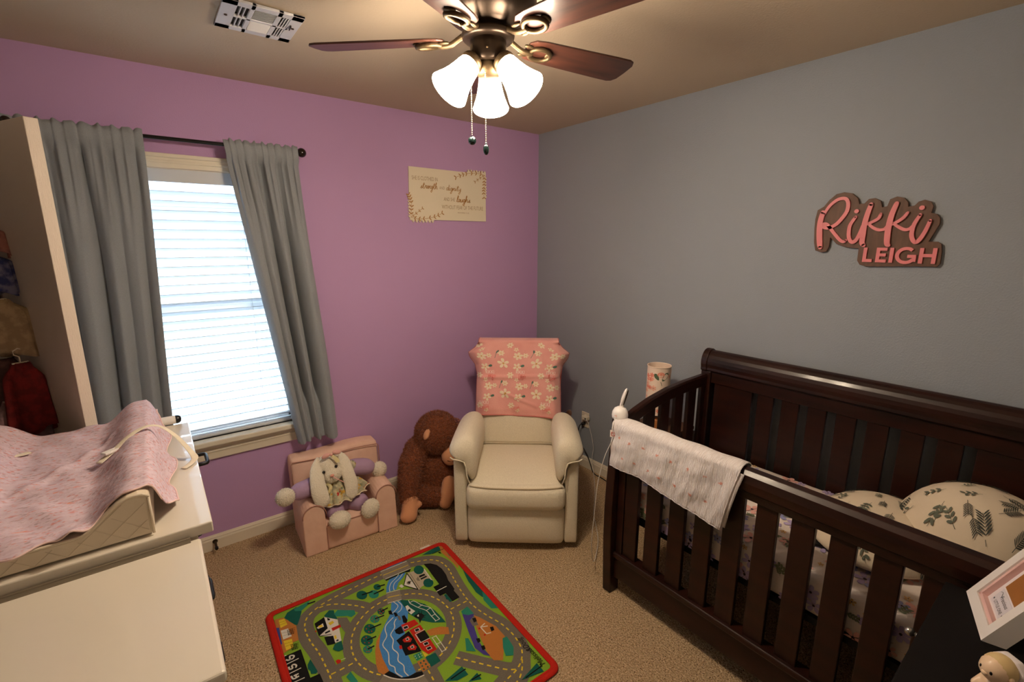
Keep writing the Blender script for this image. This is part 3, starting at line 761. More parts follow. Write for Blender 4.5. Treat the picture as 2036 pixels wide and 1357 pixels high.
shade_m = mat('shade_cream', (236, 214, 196), .8)
SR = .064; SZ0, SZ1 = .085, .36
MB().lathe([(SR, SZ0), (SR, SZ1), (SR - .003, SZ1), (SR - .003, SZ0)], 40).build('lamp_shade', shade_m, lp, smooth=False)
for z in (SZ0, SZ1): MB().tube([(SR * math.cos(t), SR * math.sin(t), z) for t in [2 * PI * q / 40 for q in range(40)]], .0028, 6, loop=True).build('shade_trim', shade_m, lp, smooth=True)
ss = lambda s, t: (V((SR * math.cos(s / 64 - PI * .72), SR * math.sin(s / 64 - PI * .72), SZ0 + t / 1000)), V((math.cos(s / 64 - PI * .72), math.sin(s / 64 - PI * .72), 0)))
lm = [mat('print_coral', (232, 140, 118), .85), mat('print_leaf', (84, 100, 74), .85), mat('print_plum', (150, 66, 70), .85), mat('print_peach', (236, 178, 154), .85)]
it = [(-6, 236, 0, [(0, circ(20, 12, 0, 0, 15)), (3, circ(13, 10, 0, 2, 9)), (0, circ(7, 8, 0, 3, 5))]), (-16, 205, rad(125), [(1, petal(0, 0, 44, 11))]), (2, 200, rad(55), [(1, petal(0, 0, 58, 14))]), (-6, 196, rad(-70), [(1, [(0, -1.5), (24, -1), (24, 1), (0, 1.5)])])]
for i in range(26):
    it.append((rnd.uniform(-95, 95), rnd.uniform(14, 165), rnd.uniform(0, 6), flower(rnd.uniform(9, 17), rnd.choice((0, 3, 0)), 2, 6, 0)))
for i in range(10): it.append((rnd.choice((-1, 1)) * rnd.uniform(45, 100), rnd.uniform(170, 255), rnd.uniform(0, 6), flower(rnd.uniform(9, 16), rnd.choice((0, 3)), 2, 6, 0)))
print_motifs(ss, it, 'flower_print', lm, lp, off=.0008)

# ---- brown plush behind the recliner (only its paw shows)
bp = thing('brown_plush_toy', 'brown plush toy tucked behind the recliner near the outlet', 'plush toy', (-.13, -.47, 0))
pb = mat('plush_dark_tan', (120, 82, 60), .95, bump=(160, .6, .01), sheen=.3)
MB().capsule([(0, 0, .12), (0, 0, .26)], [.11, .09]).ell((-.02, -.01, .36), (.075, .075, .07)).capsule([(-.03, -.05, .25), (-.05, -.08, .33)], [.04, .045]).build('body', pb, bp, remesh=.012, smooth_it=6)
for s in (-1, 1): MB().ell((-.02 + .05 * s, .03 - .05 * s, .42), (.024, .02, .028)).build('ear', pb, bp, smooth=True)
MB().ell((-.075, -.05, .345), (.03, .03, .026)).build('muzzle', mat('plush_beige', (190, 150, 118), .95), bp, smooth=True)

# ---- dark dresser in the near corner with photo frame and figurine
dk = thing('dark_dresser', 'black-brown wooden dresser in the near corner beside the crib', 'dresser', (0, 0, 0))
DX0, DX1, DY0, DY1, DZ = -1.72, -.885, YF + .02, -2.67, .80
bx('dresser_top', (DX0 - .01, DY0, DZ - .025), (DX1, DY1, DZ), espresso, dk, bevel=.004)
bx('carcass', (DX0, DY0, .08), (DX1 - .01, DY1 - .03, DZ - .025), espresso, dk)
for x in (DX0 + .03, DX1 - .04):
    for y in (DY0 + .03, DY1 - .06): bx('foot', (x - .025, y - .025, 0), (x + .025, y + .025, .08), espresso, dk)
for r in range(3):
    for c in range(2):
        x0 = DX0 + .015 + c * .41; z0 = .11 + r * .222
        dr = bx('drawer', (x0, DY1 - .03, z0), (x0 + .40, DY1 - .012, z0 + .212), espresso, dk)
        for q in (.2,): MB().cyl((x0 + q, DY1 - .012, z0 + .198), (x0 + q, DY1 + .012, z0 + .198), .005).ell((x0 + q, DY1 + .02, z0 + .198), (.010, .011, .010)).build('knob', mat('pewter', (170, 166, 160), .25, metal=.9), dr, smooth=True)
# picture frame standing on the dresser, facing the crib
A = V((.96, .28, 0)).normalized(); Bv = V((.11, -.43, .90)); Bv = (Bv - A * Bv.dot(A)).normalized(); Cn = A.cross(Bv)   # A along the base, B up the frame
if Cn.y < 0: Cn = -Cn
near = V((-1.072, -2.762, .801)); FWd, FHt, FTh = .183, .235, .036
frm = thing('photo_frame', 'white box photo frame with pink inner edge standing on the dark dresser', 'photo frame', (0, 0, 0))
Mf = Matrix((( -A.x, Bv.x, Cn.x, 0), (-A.y, Bv.y, Cn.y, 0), (-A.z, Bv.z, Cn.z, 0), (0, 0, 0, 1)))
# local: x along the base towards the camera (reading direction), y up the frame, z out of the picture
Mf = Matrix.Translation(near + A * FWd) @ Mf
frm.matrix_world = Mf
lift = -FTh * Cn.z if Cn.z > 0 else 0
fw_ = .027
fm = mat('frame_white', (232, 226, 222), .4)
b = MB()
b.b2((0, 0, -FTh), (FWd, fw_, 0)).b2((0, FHt - fw_, -FTh), (FWd, FHt, 0)).b2((0, fw_, -FTh), (fw_, FHt - fw_, 0)).b2((FWd - fw_, fw_, -FTh), (FWd, FHt - fw_, 0))
b.build('frame_border', fm, frm)
pm_ = mat('pale_pink_rim', (222, 182, 176), .6)
b = MB(); q = .008
b.b2((fw_, fw_, -.016), (FWd - fw_, fw_ + q, -.004)).b2((fw_, FHt - fw_ - q, -.016), (FWd - fw_, FHt - fw_, -.004)).b2((fw_, fw_, -.016), (fw_ + q, FHt - fw_, -.004)).b2((FWd - fw_ - q, fw_, -.016), (FWd - fw_, FHt - fw_, -.004))
b.build('pink_rim', pm_, frm)
bx('mat_board', (fw_ + q, fw_ + q, -.02), (FWd - fw_ - q, FHt - fw_ - q, -.016), mat('mat_white', (226, 216, 218), .8), frm, bevel=0)
bx('picture_backing', (.048, .085, -.0158), (FWd - .048, FHt - .048, -.0150), mat('kraft_brown', (150, 96, 42), .85, bump=(300, .3, .002)), frm, bevel=0)
bx('greeting_card', (.050, .040, -.0158), (FWd - .050, .080, -.0150), mat('card_grey', (214, 208, 214), .85), frm, bevel=0)
ink = mat('ink_dark', (60, 60, 64), .8)
vs, fs = text_mesh('Precious', .0155, 0, 'CENTER', .85, .3); MB().add(vs, fs, Matrix.Translation((FWd / 2, .063, -.0147))).build('lettering', ink, frm)
vs, fs = text_mesh('LITTLE ONE', .0125, 0, 'CENTER', .8); MB().add(vs, fs, Matrix.Translation((FWd / 2, .046, -.0147))).build('lettering', ink, frm)
hb = MB()
for x in (.056, FWd - .056): hb.add([(x, .047, -.0147), (x + .003, .051, -.0147), (x + .0015, .053, -.0147), (x, .0515, -.0147), (x - .0015, .053, -.0147), (x - .003, .051, -.0147)], [(0, 1, 2, 3, 4, 5)])
hb.build('heart_print', ink, frm)
MB().tube([(.054 + .02 * t, .071 + .004 * math.sin(5 * t), -.0147) for t in [i / 8 for i in range(9)]], .0005, 4).build('flourish', ink, frm)
bx('easel_leg', (FWd / 2 - .02, .0, -.075), (FWd / 2 + .02, .17, -.071), espresso, frm, bevel=0)
# ceramic figurine
fg = thing('ceramic_figurine', 'small pale ceramic child figurine leaning on a white plaque', 'figurine', (-1.262, -2.80, .80), rad(146))
fg.scale = (.95, .95, .95)
skin = mat('bisque', (226, 196, 164), .45, coat=.2); fwh = mat('glazed_white', (228, 220, 222), .3, coat=.3); hair = mat('bisque_hair', (206, 180, 130), .5)
MB().capsule([(0, 0, .022), (0, 0, .05)], [.026, .018]).capsule([(.0, .018, .05), (.02, .02, .036)], [.008, .007]).capsule([(.0, -.018, .05), (.02, -.018, .036)], [.008, .007]).capsule([(.01, .014, .012), (.038, .016, .009)], [.011, .009]).capsule([(.01, -.014, .012), (.038, -.016, .009)], [.011, .009]).build('body', skin, fg, remesh=.003, smooth_it=4)
MB().ell((.004, 0, .085), (.026, .025, .026)).ell((.027, 0, .08), (.006, .006, .005)).build('head', skin, fg, smooth=True)
MB().ell((-.004, 0, .089), (.027, .0265, .026)).build('hair', hair, fg, smooth=True)
for s in (-1, 1):
    MB().ell((.002, s * .025, .084), (.006, .004, .007)).build('ear', skin, fg, smooth=True)
    MB().ell((.0265, s * .009, .087), (.002, .0028, .0042)).build('eye', mat('eye_black', (20, 14, 12), .2), fg, smooth=True)
MB().prism([(-.03, 0), (.03, 0), (.034, .05), (.03, .095), (.014, .112), (-.014, .112), (-.03, .095), (-.034, .05)], .018, Matrix.Translation((-.032, 0, 0)) @ Matrix.Rotation(rad(90), 4, 'Z') @ Matrix.Rotation(rad(90), 4, 'X')).build('plaque', fwh, fg, bevel=.004)
MB().b2((-.052, -.02, .03), (-.0495, .02, .09)).build('plaque_inset', mat('inset_brown', (62, 36, 34), .5), fg, bevel=.001)
# ================================================================ recliner
rec = thing('recliner', 'cream upholstered recliner armchair in the corner', 'recliner', (-1.006, -1.012, 0), math.atan2(-.637, .771))
wob = lambda P: P + V((0, 0, .004 * math.sin(11 * P.x + 7 * P.y)))
bx('base', (-.25, .05, .0), (.25, .56, .06), black_plastic, rec)
for s in (-1, 1):
    MB().cushion((s * .300, .30, .285), (.036, .31, .245), .014, (.003, .004, .004), n=9, fn=lambda P: V((P.x, P.y, P.z - .05 * smoothstep((-s * P.x) / .036 * .5 + .5) ** 2 * (P.z > .2)))).build('arm_panel', cream_fab, rec, smooth=True, merge=.0004)
    # padded arm: cross-section swept back
    sec = [(.352, .548), (.362, .566), (.356, .592), (.335, .622), (.305, .645), (.270, .655), (.235, .645), (.212, .615), (.203, .56), (.206, .49), (.214, .425), (.228, .395), (.246, .40), (.254, .45), (.258, .50), (.268, .53), (.31, .535)]
    cx = sum(p[0] for p in sec) / len(sec); cz = sum(p[1] for p in sec) / len(sec)
    rings = []
    for k in range(17):
        t = k / 16; y = lerp(-.045, .50, t)
        sc_ = 1 - .45 * (1 - min(1, t / .10)) ** 2 - .35 * (max(0, (t - .85) / .15)) ** 2
        dz = -.02 * smoothstep(t) + .012 * math.sin(PI * t)
        rings.append([V((s * (cx + (x - cx) * sc_), y, cz + (z - cz) * sc_ + dz)) for x, z in (sec if s > 0 else sec[::-1])])
    MB().loft(rings[::-1]).build('arm_pad', cream_fab, rec, smooth=True, sub=1)
    sx = s
    MB().tube([V((s * x, -.043, z)) for x, z in [(.345, .556), (.33, .545), (.30, .54), (.272, .53), (.262, .50), (.258, .45), (.245, .41)]], .004, 6).build('arm_piping', cream_fab, rec, smooth=True)
def seat_fn(P):
    f = smoothstep((-P.y - .10) / .2)
    return P + V((0, 0, -.03 * f * (P.z > 0) - .012 * smoothstep((P.y) / .25)))
MB().cushion((0, .215, .335), (.262, .275, .085), .055, (.0, .012, .016), n=14, fn=seat_fn).build('seat_cushion', cream_fab, rec, smooth=True, merge=.0005)
MB().tube([(x, -.058 + .02 * (x / .26) ** 4, .386 + .006 * (x / .26) ** 2 + .003) for x in [-.245 + .49 * i / 24 for i in range(25)]], .0035, 6).build('seat_seam', mat('seam_thread', (196, 180, 150), .9), rec, smooth=True)
MB().cushion((0, -.016, .325), (.266, .05, .072), .045, (0, .01, .0), n=10).build('front_roll', cream_fab, rec, smooth=True, merge=.0005)
MB().cushion((0, .02, .148), (.265, .05, .112), .035, (0, .018, .0), n=10).build('footrest', cream_fab, rec, smooth=True, merge=.0005)
Mb = Matrix.Translation((0, .49, .30)) @ Matrix.Rotation(rad(-14), 4, 'X')
def back_fn(P):
    return V((P.x * (1 - .05 * smoothstep((P.z - .1) / .3)), P.y, P.z))
MB().cushion((0, .075, .36), (.262, .085, .385), .07, (.0, .03, .01), Mb, n=14, fn=back_fn).build('backrest', cream_fab, rec, smooth=True, merge=.0005)
MB().tube([Mb @ V((x, -.034 - .012 * (1 - (x / .25) ** 2), .11)) for x in [-.235 + .47 * i / 20 for i in range(21)]], .003, 6).build('back_seam', MATS['seam_thread'], rec, smooth=True)
# ---- pink flower blanket over the backrest
bk = thing('pink_blanket', 'pink fleece blanket with white daisies hung over the recliner back', 'blanket', rec.location, rec.rotation_euler.z)
bl_m = mat('blanket_pink', (236, 172, 163), .95, var=(9, .3, .7), rgb2=(228, 157, 149), bump=(200, .4, .004), sheen=.3)
def bl_pt(s, t):
    """s -1..1 across, t 0 front hem .. .62 top .. 1 back hem; back-rest frame"""
    if t < .60:
        q = t / .60; hz = lerp(.255 + .02 * math.cos(1.6 * s) + .02 * (s < 0) * abs(s), .742, q); y = -.036
        y -= .012 * (1 - s * s) * (1 - abs(2 * q - 1) ** 3)
    elif t < .74:
        q = (t - .60) / .14; a = PI * q; y = .075 - .113 * math.cos(a); hz = .742 + .032 * math.sin(a)
    else:
        q = (t - .74) / .26; hz = lerp(.742, .42, q); y = .190 + .012 * q
    if t < .60:
        hw = interp(q, [(0, .274), (.3, .272), (.55, .268), (.70, .285), (.80, .322), (.86, .330), (.93, .285), (1, .256)])
    else: hw = interp(t, [(.60, .256), (.74, .256), (.8, .30), (1, .28)])
    x = s * hw
    e = max(0, abs(s) - .78) / .22
    if t < .60: y += .085 * e * e * interp(q, [(0, .6), (.5, .7), (.8, 1), (1, .3)])
    if t < .6:   # creases: one across, one slanting
        d = (q - .53 - .02 * s); y -= .013 * math.exp(-(d / .022) ** 2) * (abs(s) < .95)
        y -= .006 * smoothstep((.53 - q) / .03) * smoothstep((q) / .1)
        if -.5 < s < .45:
            d2 = q - lerp(.34, .13, (s + .5) / .95); y -= .009 * math.exp(-(d2 / .02) ** 2) * smoothstep((s + .5) / .2)
        if s > .4:
            d3 = (q - .72) + (s - .55) * .9; y -= .008 * math.exp(-(d3 / .03) ** 2)
        y -= .0035 * math.sin(9 * s + 8 * q)
    return Mb @ V((x, y - .004, hz))
MB().grid(lambda s, t: bl_pt(2 * s - 1, t), 72, 110).build('fleece', bl_m, bk, smooth=True, solid=.004)
MB().tube([bl_pt(-1 + 2 * i / 60, 0) + V((0, 0, 0)) for i in range(61)], .0045, 6).build('edge_binding', mat('blanket_edge', (200, 120, 116), .95), bk, smooth=True)
for s in (-1, 1): MB().tube([bl_pt(s, i / 60) for i in range(61)], .004, 6).build('edge_binding', MATS['blanket_edge'], bk, smooth=True)
bs0 = surf(lambda s, t: bl_pt(max(-1, min(1, s / 270)), max(0, min(1, t / 830))))
def bs(s, t):
    p, n = bs0(s, t); return p, (n if n.y < 0 or (t > 600) else -n)
dm = [mat('daisy_white', (240, 222, 196), .95), mat('daisy_yellow', (214, 166, 90), .95), mat('daisy_leaf', (84, 118, 104), .95), mat('letter_cream', (250, 232, 224), .95), mat('letter_red', (222, 106, 100), .95)]
it = []
for ty in (0, 1, 2):
    oy = 40 + ty * 205
    for tx in range(-1, 2):
        ox = tx * 196 + (8 if ty == 0 else 0)
        it += [(ox - 90, oy + 108, 0, flower(36, 0, 1, 5, rad(90))), (ox - 8, oy + 85, 0, flower(27, 0, 1, 5, rad(60))), (ox + 8, oy + 88, rad(15), [(2, petal(0, 4, 30, 8))]),
               (ox - 2, oy + 158, 0, flower(27, 0, 1, 6, rad(75))), (ox + 38, oy + 162, 0, flower(17, 0, 1, 6, 0)), (ox - 52, oy + 28, 0, flower(22, 0, 1, 6, 0)), (ox - 12, oy - 2, 0, flower(15, 0, 1, 5, 1)),
               (ox - 92, oy + 178, 0, flower(20, 0, 1, 6, 0)), (ox - 118, oy + 176, rad(70), [(2, petal(0, 0, 24, 5)), (2, [(-34, -1), (0, -1), (0, 1), (-34, 1)])])]
it = [q for q in it if -262 < q[0] < 262 and 22 < q[1] < 486]
print_motifs(bs, it, 'daisy_print', dm, bk, off=.0042)
def letters(txt, size, s0, t0, slot, sx=1, shear=0):
    vs, fs = text_mesh(txt, size, 0, 'CENTER', sx, shear); out = []
    for f in fs: out.append((slot, [(vs[i][0], vs[i][1]) for i in f]))
    return (s0, t0, 0, out)
lt = []
for ty, t0 in ((0, 76), (1, 283)):
    for tx in (-1, 0, 1):
        s0 = tx * 192 + (12 if ty else -22)
        if abs(s0) > 225 or (ty == 0 and tx == 0): continue
        lt.append(letters('RIKKI', 34, s0, t0, 3, .7))
    for tx in (-1, 0, 1):
        s0 = tx * 192 + (22 if ty else -16)
        if abs(s0) > 225: continue
        lt.append(letters('Leigh', 28, s0, t0 - 28, 4, .8, .3))
print_motifs(bs, lt, 'name_print', dm, bk, off=.0046)

# ================================================================ child's armchair
kc = thing('kids_armchair', 'pale pink child armchair with rounded arms under the window', 'armchair', (-1.695, -.408, 0), rad(-3.5))
KW, KD = .258, .385
MB().cushion((0, KD - .065, .225), (KW - .004, .062, .225), .03, (0, .006, .006), n=10, fn=lambda P: P + V((0, .02 * (P.z / .225) + .006 * math.sin(9 * P.x), .006 * math.sin(14 * P.x) * (P.z > .1)))).build('backrest', pink_fab, kc, smooth=True, merge=.0005)
bp_ = []
for i in range(31):
    t = i / 30; bp_.append(V((lerp(-KW + .015, KW - .015, t), KD - .118, .433 + .005 * math.sin(14 * lerp(-KW, KW, t)))))
MB().tube([V((-KW + .008, KD - .13, .2))] + [V((-KW + .008, KD - .118, .42))] + bp_ + [V((KW - .008, KD - .118, .42)), V((KW - .008, KD - .13, .2))], .0028, 6).build('back_piping', piping_m, kc, smooth=True)
for s in (-1, 1):
    prof_ = [(s * (KW - .12), 0)] + [(s * (KW - .062) - s * .060 * math.cos(rad(a)), .222 + .066 * math.sin(rad(a))) for a in range(0, 181, 15)] + [(s * KW, 0)]
    rings = []
    for k in range(9):
        t = k / 8; y = lerp(-.004, KD - .07, t); g = 1 - (.06 if k in (0,) else 0)
        rings.append([V((s * (KW - .062) + (x - s * (KW - .062)) * g + .003 * math.sin(20 * z + 9 * y), y, z * (1 - .012 * (k == 0)) + .004 * math.sin(13 * y) * (z > .15))) for x, z in prof_])
    if s < 0: rings = [r[::-1] for r in rings]
    MB().loft(rings[::-1]).build('arm', pink_fab, kc, smooth=False, bevel=.006, seg=3)
    MB().tube([V((x, -.005, z)) for x, z in prof_[1:-1]], .003, 6).build('arm_piping', piping_m, kc, smooth=True)
    MB().tube([V((s * (KW - .118), -.006, .01)), V((s * (KW - .118), -.006, .14))], .0022, 6).build('side_seam', piping_m, kc)
MB().cushion((0, .16, .075), (KW - .115, .162, .075), .014, (0, .004, .012), n=10).build('seat', pink_fab, kc, smooth=True, merge=.0005)
MB().tube([V((lerp(-KW + .12, KW - .12, i / 16), -.003, .148)) for i in range(17)], .0028, 6).build('seat_piping', piping_m, kc, smooth=True)

# ================================================================ plush bunny
bn = thing('plush_bunny', 'white floppy-eared plush bunny in a floral dress on the pink armchair', 'plush toy', (0, 0, 0))
fur_w = mat('bunny_white', (236, 226, 206), .95, bump=(150, .7, .01), sheen=.4)
lav = mat('lavender_cotton', (172, 142, 172), .85, bump=(40, .35, .006))
HD = V((-1.765, -.272, .418))
hr = Matrix.Rotation(rad(-20), 4, 'Y')   # head tipped to the chair's side
b = MB(); b.ell(HD, (.066, .066, .078), hr).ell(HD + V((.004, -.055, -.022)), (.052, .038, .042), hr).ell(HD + V((-.026, -.042, -.03)), .03).ell(HD + V((.034, -.04, -.018)), .03)
b.ell(HD + V((.02, .03, -.1)), (.06, .05, .08))
hd = b.build('head', fur_w, bn, remesh=.006, smooth_it=5); baked(hd)
fur(hd, 'head_pile', fur_w, 5000, .0055, .0011, bn, 3)
def ear(pts, rs, name):
    pts = spline(pts, 4); n = len(pts)
    o = MB().tube(pts, [interp(i / (n - 1), rs) for i in range(n)], 14, flat=.42, upv=(0, 1, .2)).build('ear', fur_w, bn, smooth=True)
    fur(o, 'ear_pile', fur_w, 2200, .005, .0011, bn, 5)
ear([(-1.812, -.262, .482), (-1.838, -.31, .452), (-1.85, -.36, .38), (-1.845, -.385, .31), (-1.828, -.392, .258)], [(0, .016), (.3, .036), (.65, .043), (.85, .038), (.95, .026), (1, .006)], 'l')
ear([(-1.715, -.262, .492), (-1.69, -.30, .455), (-1.68, -.342, .38), (-1.675, -.368, .31), (-1.688, -.378, .245)], [(0, .016), (.3, .032), (.65, .038), (.85, .036), (.95, .026), (1, .006)], 'r')
blk = mat('eye_bead', (14, 10, 10), .08, coat=.6)
MB().ell((-1.741, -.336, .446), .0085).build('eye', blk, bn, smooth=True); MB().ell((-1.808, -.335, .430), .0085).build('eye', blk, bn, smooth=True)
MB().ell((-1.774, -.368, .414), (.011, .007, .008)).build('nose', mat('nose_pink', (226, 160, 140), .8), bn, smooth=True)
MB().tube(spline([(-1.772, -.37, .408), (-1.755, -.385, .395), (-1.735, -.388, .378), (-1.72, -.385, .365)], 4), .0025, 5).build('whisker_ribbon', mat('ribbon_pink', (226, 170, 160), .7), bn)
MB().capsule([(-1.725, -.26, .20), (-1.735, -.25, .29), (-1.75, -.26, .34)], [.085, .075, .05]).build('body', lav, bn, remesh=.008, smooth_it=4)
def limb(name, pts, rs, m): 
    pts = spline(pts, 5); n = len(pts)
    return MB().tube(pts, [interp(i / (n - 1), rs) for i in range(n)], 14, upv=(.1, .2, 1)).build(name, m, bn, smooth=True)
limb('sleeve', [(-1.80, -.26, .335), (-1.87, -.29, .345), (-1.93, -.315, .352), (-1.975, -.335, .358)], [(0, .045), (.35, .05), (.75, .046), (1, .028)], lav)
limb('sleeve', [(-1.70, -.25, .345), (-1.63, -.25, .366), (-1.56, -.262, .358), (-1.515, -.272, .338)], [(0, .045), (.35, .05), (.75, .048), (1, .03)], lav)
limb('trouser', [(-1.75, -.26, .19), (-1.765, -.32, .185), (-1.768, -.375, .178)], [(0, .06), (.5, .055), (1, .04)], lav)
limb('trouser', [(-1.68, -.26, .195), (-1.64, -.32, .195), (-1.615, -.37, .185)], [(0, .06), (.5, .056), (1, .04)], lav)
def paw(c, r, M=None):
    o = MB().ell(c, r, M, 18, 12).build('paw', fur_w, bn, smooth=True); fur(o, 'paw_pile', fur_w, 1500, .0055, .0012, bn, 8)
paw((-2.012, -.352, .362), (.047, .042, .046)); paw((-1.478, -.28, .323), (.044, .04, .046))
paw((-1.769, -.425, .172), (.058, .05, .046)); paw((-1.598, -.425, .178), (.048, .042, .056), Matrix.Rotation(rad(35), 4, 'Y'))
dress = mat('dress_print', (206, 196, 160), .85, var=(45, .42, .58), rgb2=(168, 164, 138), spots=[(28, .60, .66, (206, 160, 60)), (33, .64, .68, (190, 60, 52)), (30, .62, .68, (110, 122, 84))], bump=(40, .4, .006))
def dr(s, t):
    th = lerp(-2.95, -.15, s); r = lerp(.055, .168 + .012 * math.sin(16 * s * PI) , t); 
    c = V((-1.742, -.262, lerp(.352, .232 + .028 * s + .008 * math.sin(16 * s * PI + 1), t)))
    return c + V((r * 1.02 * math.cos(th) + .02 * t, r * .72 * math.sin(th), .02 * math.sin(PI * t) + .006 * math.sin(30 * s) * t))
MB().grid(dr, 90, 16).build('dress_skirt', dress, bn, smooth=True, solid=.002)
MB().tube([dr(i / 90, 1) for i in range(91)], [.0035 + .0015 * (i % 2) for i in range(91)], 5).build('lace_hem', mat('lace_cream', (222, 208, 182), .9), bn, smooth=True)
MB().cushion((-1.655, -.27, .392), (.045, .03, .03), .028, n=6).build('dress_ruffle', dress, bn, smooth=True, merge=.0004)
for d in ((.03, 0, .006), (-.028, 0, .0)): MB().ell(V((-1.757, -.316, .512)) + V(d), (.024, .009, .013), Matrix.Rotation(rad(20 if d[0] > 0 else -15), 4, 'Y')).build('bow_loop', MATS['ribbon_pink'], bn, smooth=True)
MB().ell((-1.757, -.32, .513), .008).build('bow_knot', MATS['ribbon_pink'], bn, smooth=True)
for x1 in (-1.735, -1.725): MB().tube(spline([(-1.757, -.32, .51), (x1 - .008, -.334, .49), (x1, -.34, .468)], 4), .006, 6, flat=.25, upv=(0, 1, 0)).build('bow_tail', mat('ribbon_cream', (226, 212, 160), .7), bn)
MB().tube(spline([(-1.80, -.335, .36), (-1.785, -.36, .345), (-1.80, -.365, .32), (-1.825, -.362, .30)], 4), .009, 8, flat=.3, upv=(0, 1, 0)).build('neck_bow', MATS['ribbon_cream'], bn)
rp = dr(.70, .72); MB().ell(tuple(rp + V((.004, -.005, .004))), (.016, .006, .016)).build('red_patch', mat('patch_red', (196, 56, 44), .8), bn, smooth=True)

# ================================================================ plush ape
gp = thing('plush_ape', 'large brown plush ape sitting between the pink armchair and recliner', 'plush toy', (0, 0, 0))
apef = mat('ape_brown', (146, 78, 40), .95, var=(60, .3, .7), rgb2=(120, 60, 28), bump=(120, .8, .012), sheen=.2)
tan = mat('ape_tan', (214, 152, 112), .9, bump=(60, .3, .005), sheen=.2)
b = MB()
b.ell((-1.085, -.285, .455), (.142, .132, .140)).ell((-1.10, -.22, .20), (.155, .135, .215)).ell((-1.09, -.31, .20), (.12, .07, .15)).ell((-1.10, -.23, .36), (.11, .1, .08))
b.capsule([(-1.205, -.24, .355), (-1.28, -.30, .30), (-1.322, -.355, .21), (-1.338, -.385, .135)], [.08, .074, .066, .056])
b.capsule([(-1.01, -.25, .33), (-1.0, -.31, .22), (-1.03, -.36, .14)], [.06, .05, .045])
b.capsule([(-1.15, -.22, .085), (-1.22, -.32, .078), (-1.15, -.385, .07)], [.075, .07, .055])
b.capsule([(-1.04, -.20, .085), (-.99, -.26, .08), (-.99, -.31, .07)], [.07, .06, .05])
ap = b.build('body', apef, gp, remesh=.011, smooth_it=5); baked(ap)
fur(ap, 'body_pile', apef, 42000, .017, .0019, gp, 9, 1.1)
MB().ell((-1.19, -.352, .495), (.018, .024, .036), Matrix.Rotation(rad(28), 4, 'Y')).build('ear', tan, gp, smooth=True)
MB().ell((-1.045, -.385, .33), (.062, .055, .07)).build('muzzle', tan, gp, smooth=True)
MB().tube([(-1.09 + .09 * i / 8, -.437 + .03 * abs(i / 8 - .5), .315 - .012 * math.sin(PI * i / 8)) for i in range(9)], .003, 5).build('mouth_seam', mat('seam_brown', (96, 52, 36), .9), gp)
for x in (-1.075, -1.02): MB().ell((x, -.40, .43), .008).build('eye', blk, gp, smooth=True)
b = MB(); b.capsule([(-1.34, -.40, .125), (-1.365, -.425, .055)], [.05, .05]).capsule([(-1.345, -.43, .09), (-1.302, -.435, .098)], [.022, .02]).ell((-1.37, -.43, .045), (.055, .045, .042))
b.build('hand', tan, gp, remesh=.007, smooth_it=5)
MB().capsule([(-1.02, -.40, .13), (-1.03, -.42, .10)], [.042, .038]).build('hand', tan, gp, remesh=.007, smooth_it=3)
MB().capsule([(-1.125, -.44, .05), (-1.095, -.43, .10), (-1.07, -.40, .145)], [.042, .052, .048]).build('foot', tan, gp, remesh=.007, smooth_it=5)
MB().capsule([(-1.0, -.35, .05), (-.99, -.35, .10)], [.042, .045]).build('foot', tan, gp, remesh=.007, smooth_it=3)
MB().ell((-.965, -.345, .525), (.034, .008, .018), Matrix.Rotation(rad(40), 4, 'Y')).build('plaid_bow', mat('plaid', (92, 50, 56), .8, var=(60, .4, .6), rgb2=(180, 120, 100)), gp, smooth=True)
# ================================================================ changing dresser
cd = thing('changing_dresser', 'glossy white changing dresser with black pulls beside the window', 'dresser', (0, 0, 0))
X0, X1, Y0, Y1, ZT = -2.91, -2.38, -1.569, -.766, 1.0
bx('dresser_top', (X0, Y0, ZT - .028), (X1, Y1, ZT), white_lac, cd, bevel=.003)
bx('carcass', (X0 + .005, Y0 + .02, .06), (X1 - .05, Y1 - .01, ZT - .028), white_lac, cd)
for x in (X0 + .03, X1 - .05):
    for y in (Y0 + .045, Y1 - .04): bx('foot', (x - .02, y - .02, 0), (x + .02, y + .02, .06), white_lac, cd)
pull0 = None
for k in range(4):
    z0 = .085 + k * .222
    dw = bx('drawer', (X1 - .05, Y0 + .028, z0), (X1 - .032, Y1 - .018, z0 + .214), white_lac, cd)
    for y in ((-.985, -1.355) if k < 3 else (-1.355,)):
        if pull0 is None:
            pts = [(0, -.05, 0), (.008, -.05, 0), (.014, -.047, 0), (.016, -.038, 0), (.016, .038, 0), (.014, .047, 0), (.008, .05, 0), (0, .05, 0)]
            pull0 = MB().tube(pts, .005, 8).build('pull', black_metal, dw, smooth=True); pull0.location = (X1 - .033, y, z0 + .15)
        else: copy_obj(pull0, dw, (X1 - .033, y, z0 + .15))
# the topmost pull stands proud of the top edge
pts = [(0, -.045, 0), (.034, -.045, 0), (.043, -.042, 0), (.046, -.034, 0), (.046, .034, 0), (.043, .042, 0), (.034, .045, 0), (0, .045, 0)]
tp = MB().tube(pts, .006, 10).build('pull', black_metal, dw, smooth=True); tp.location = (X1 - .014, -.975, .925)
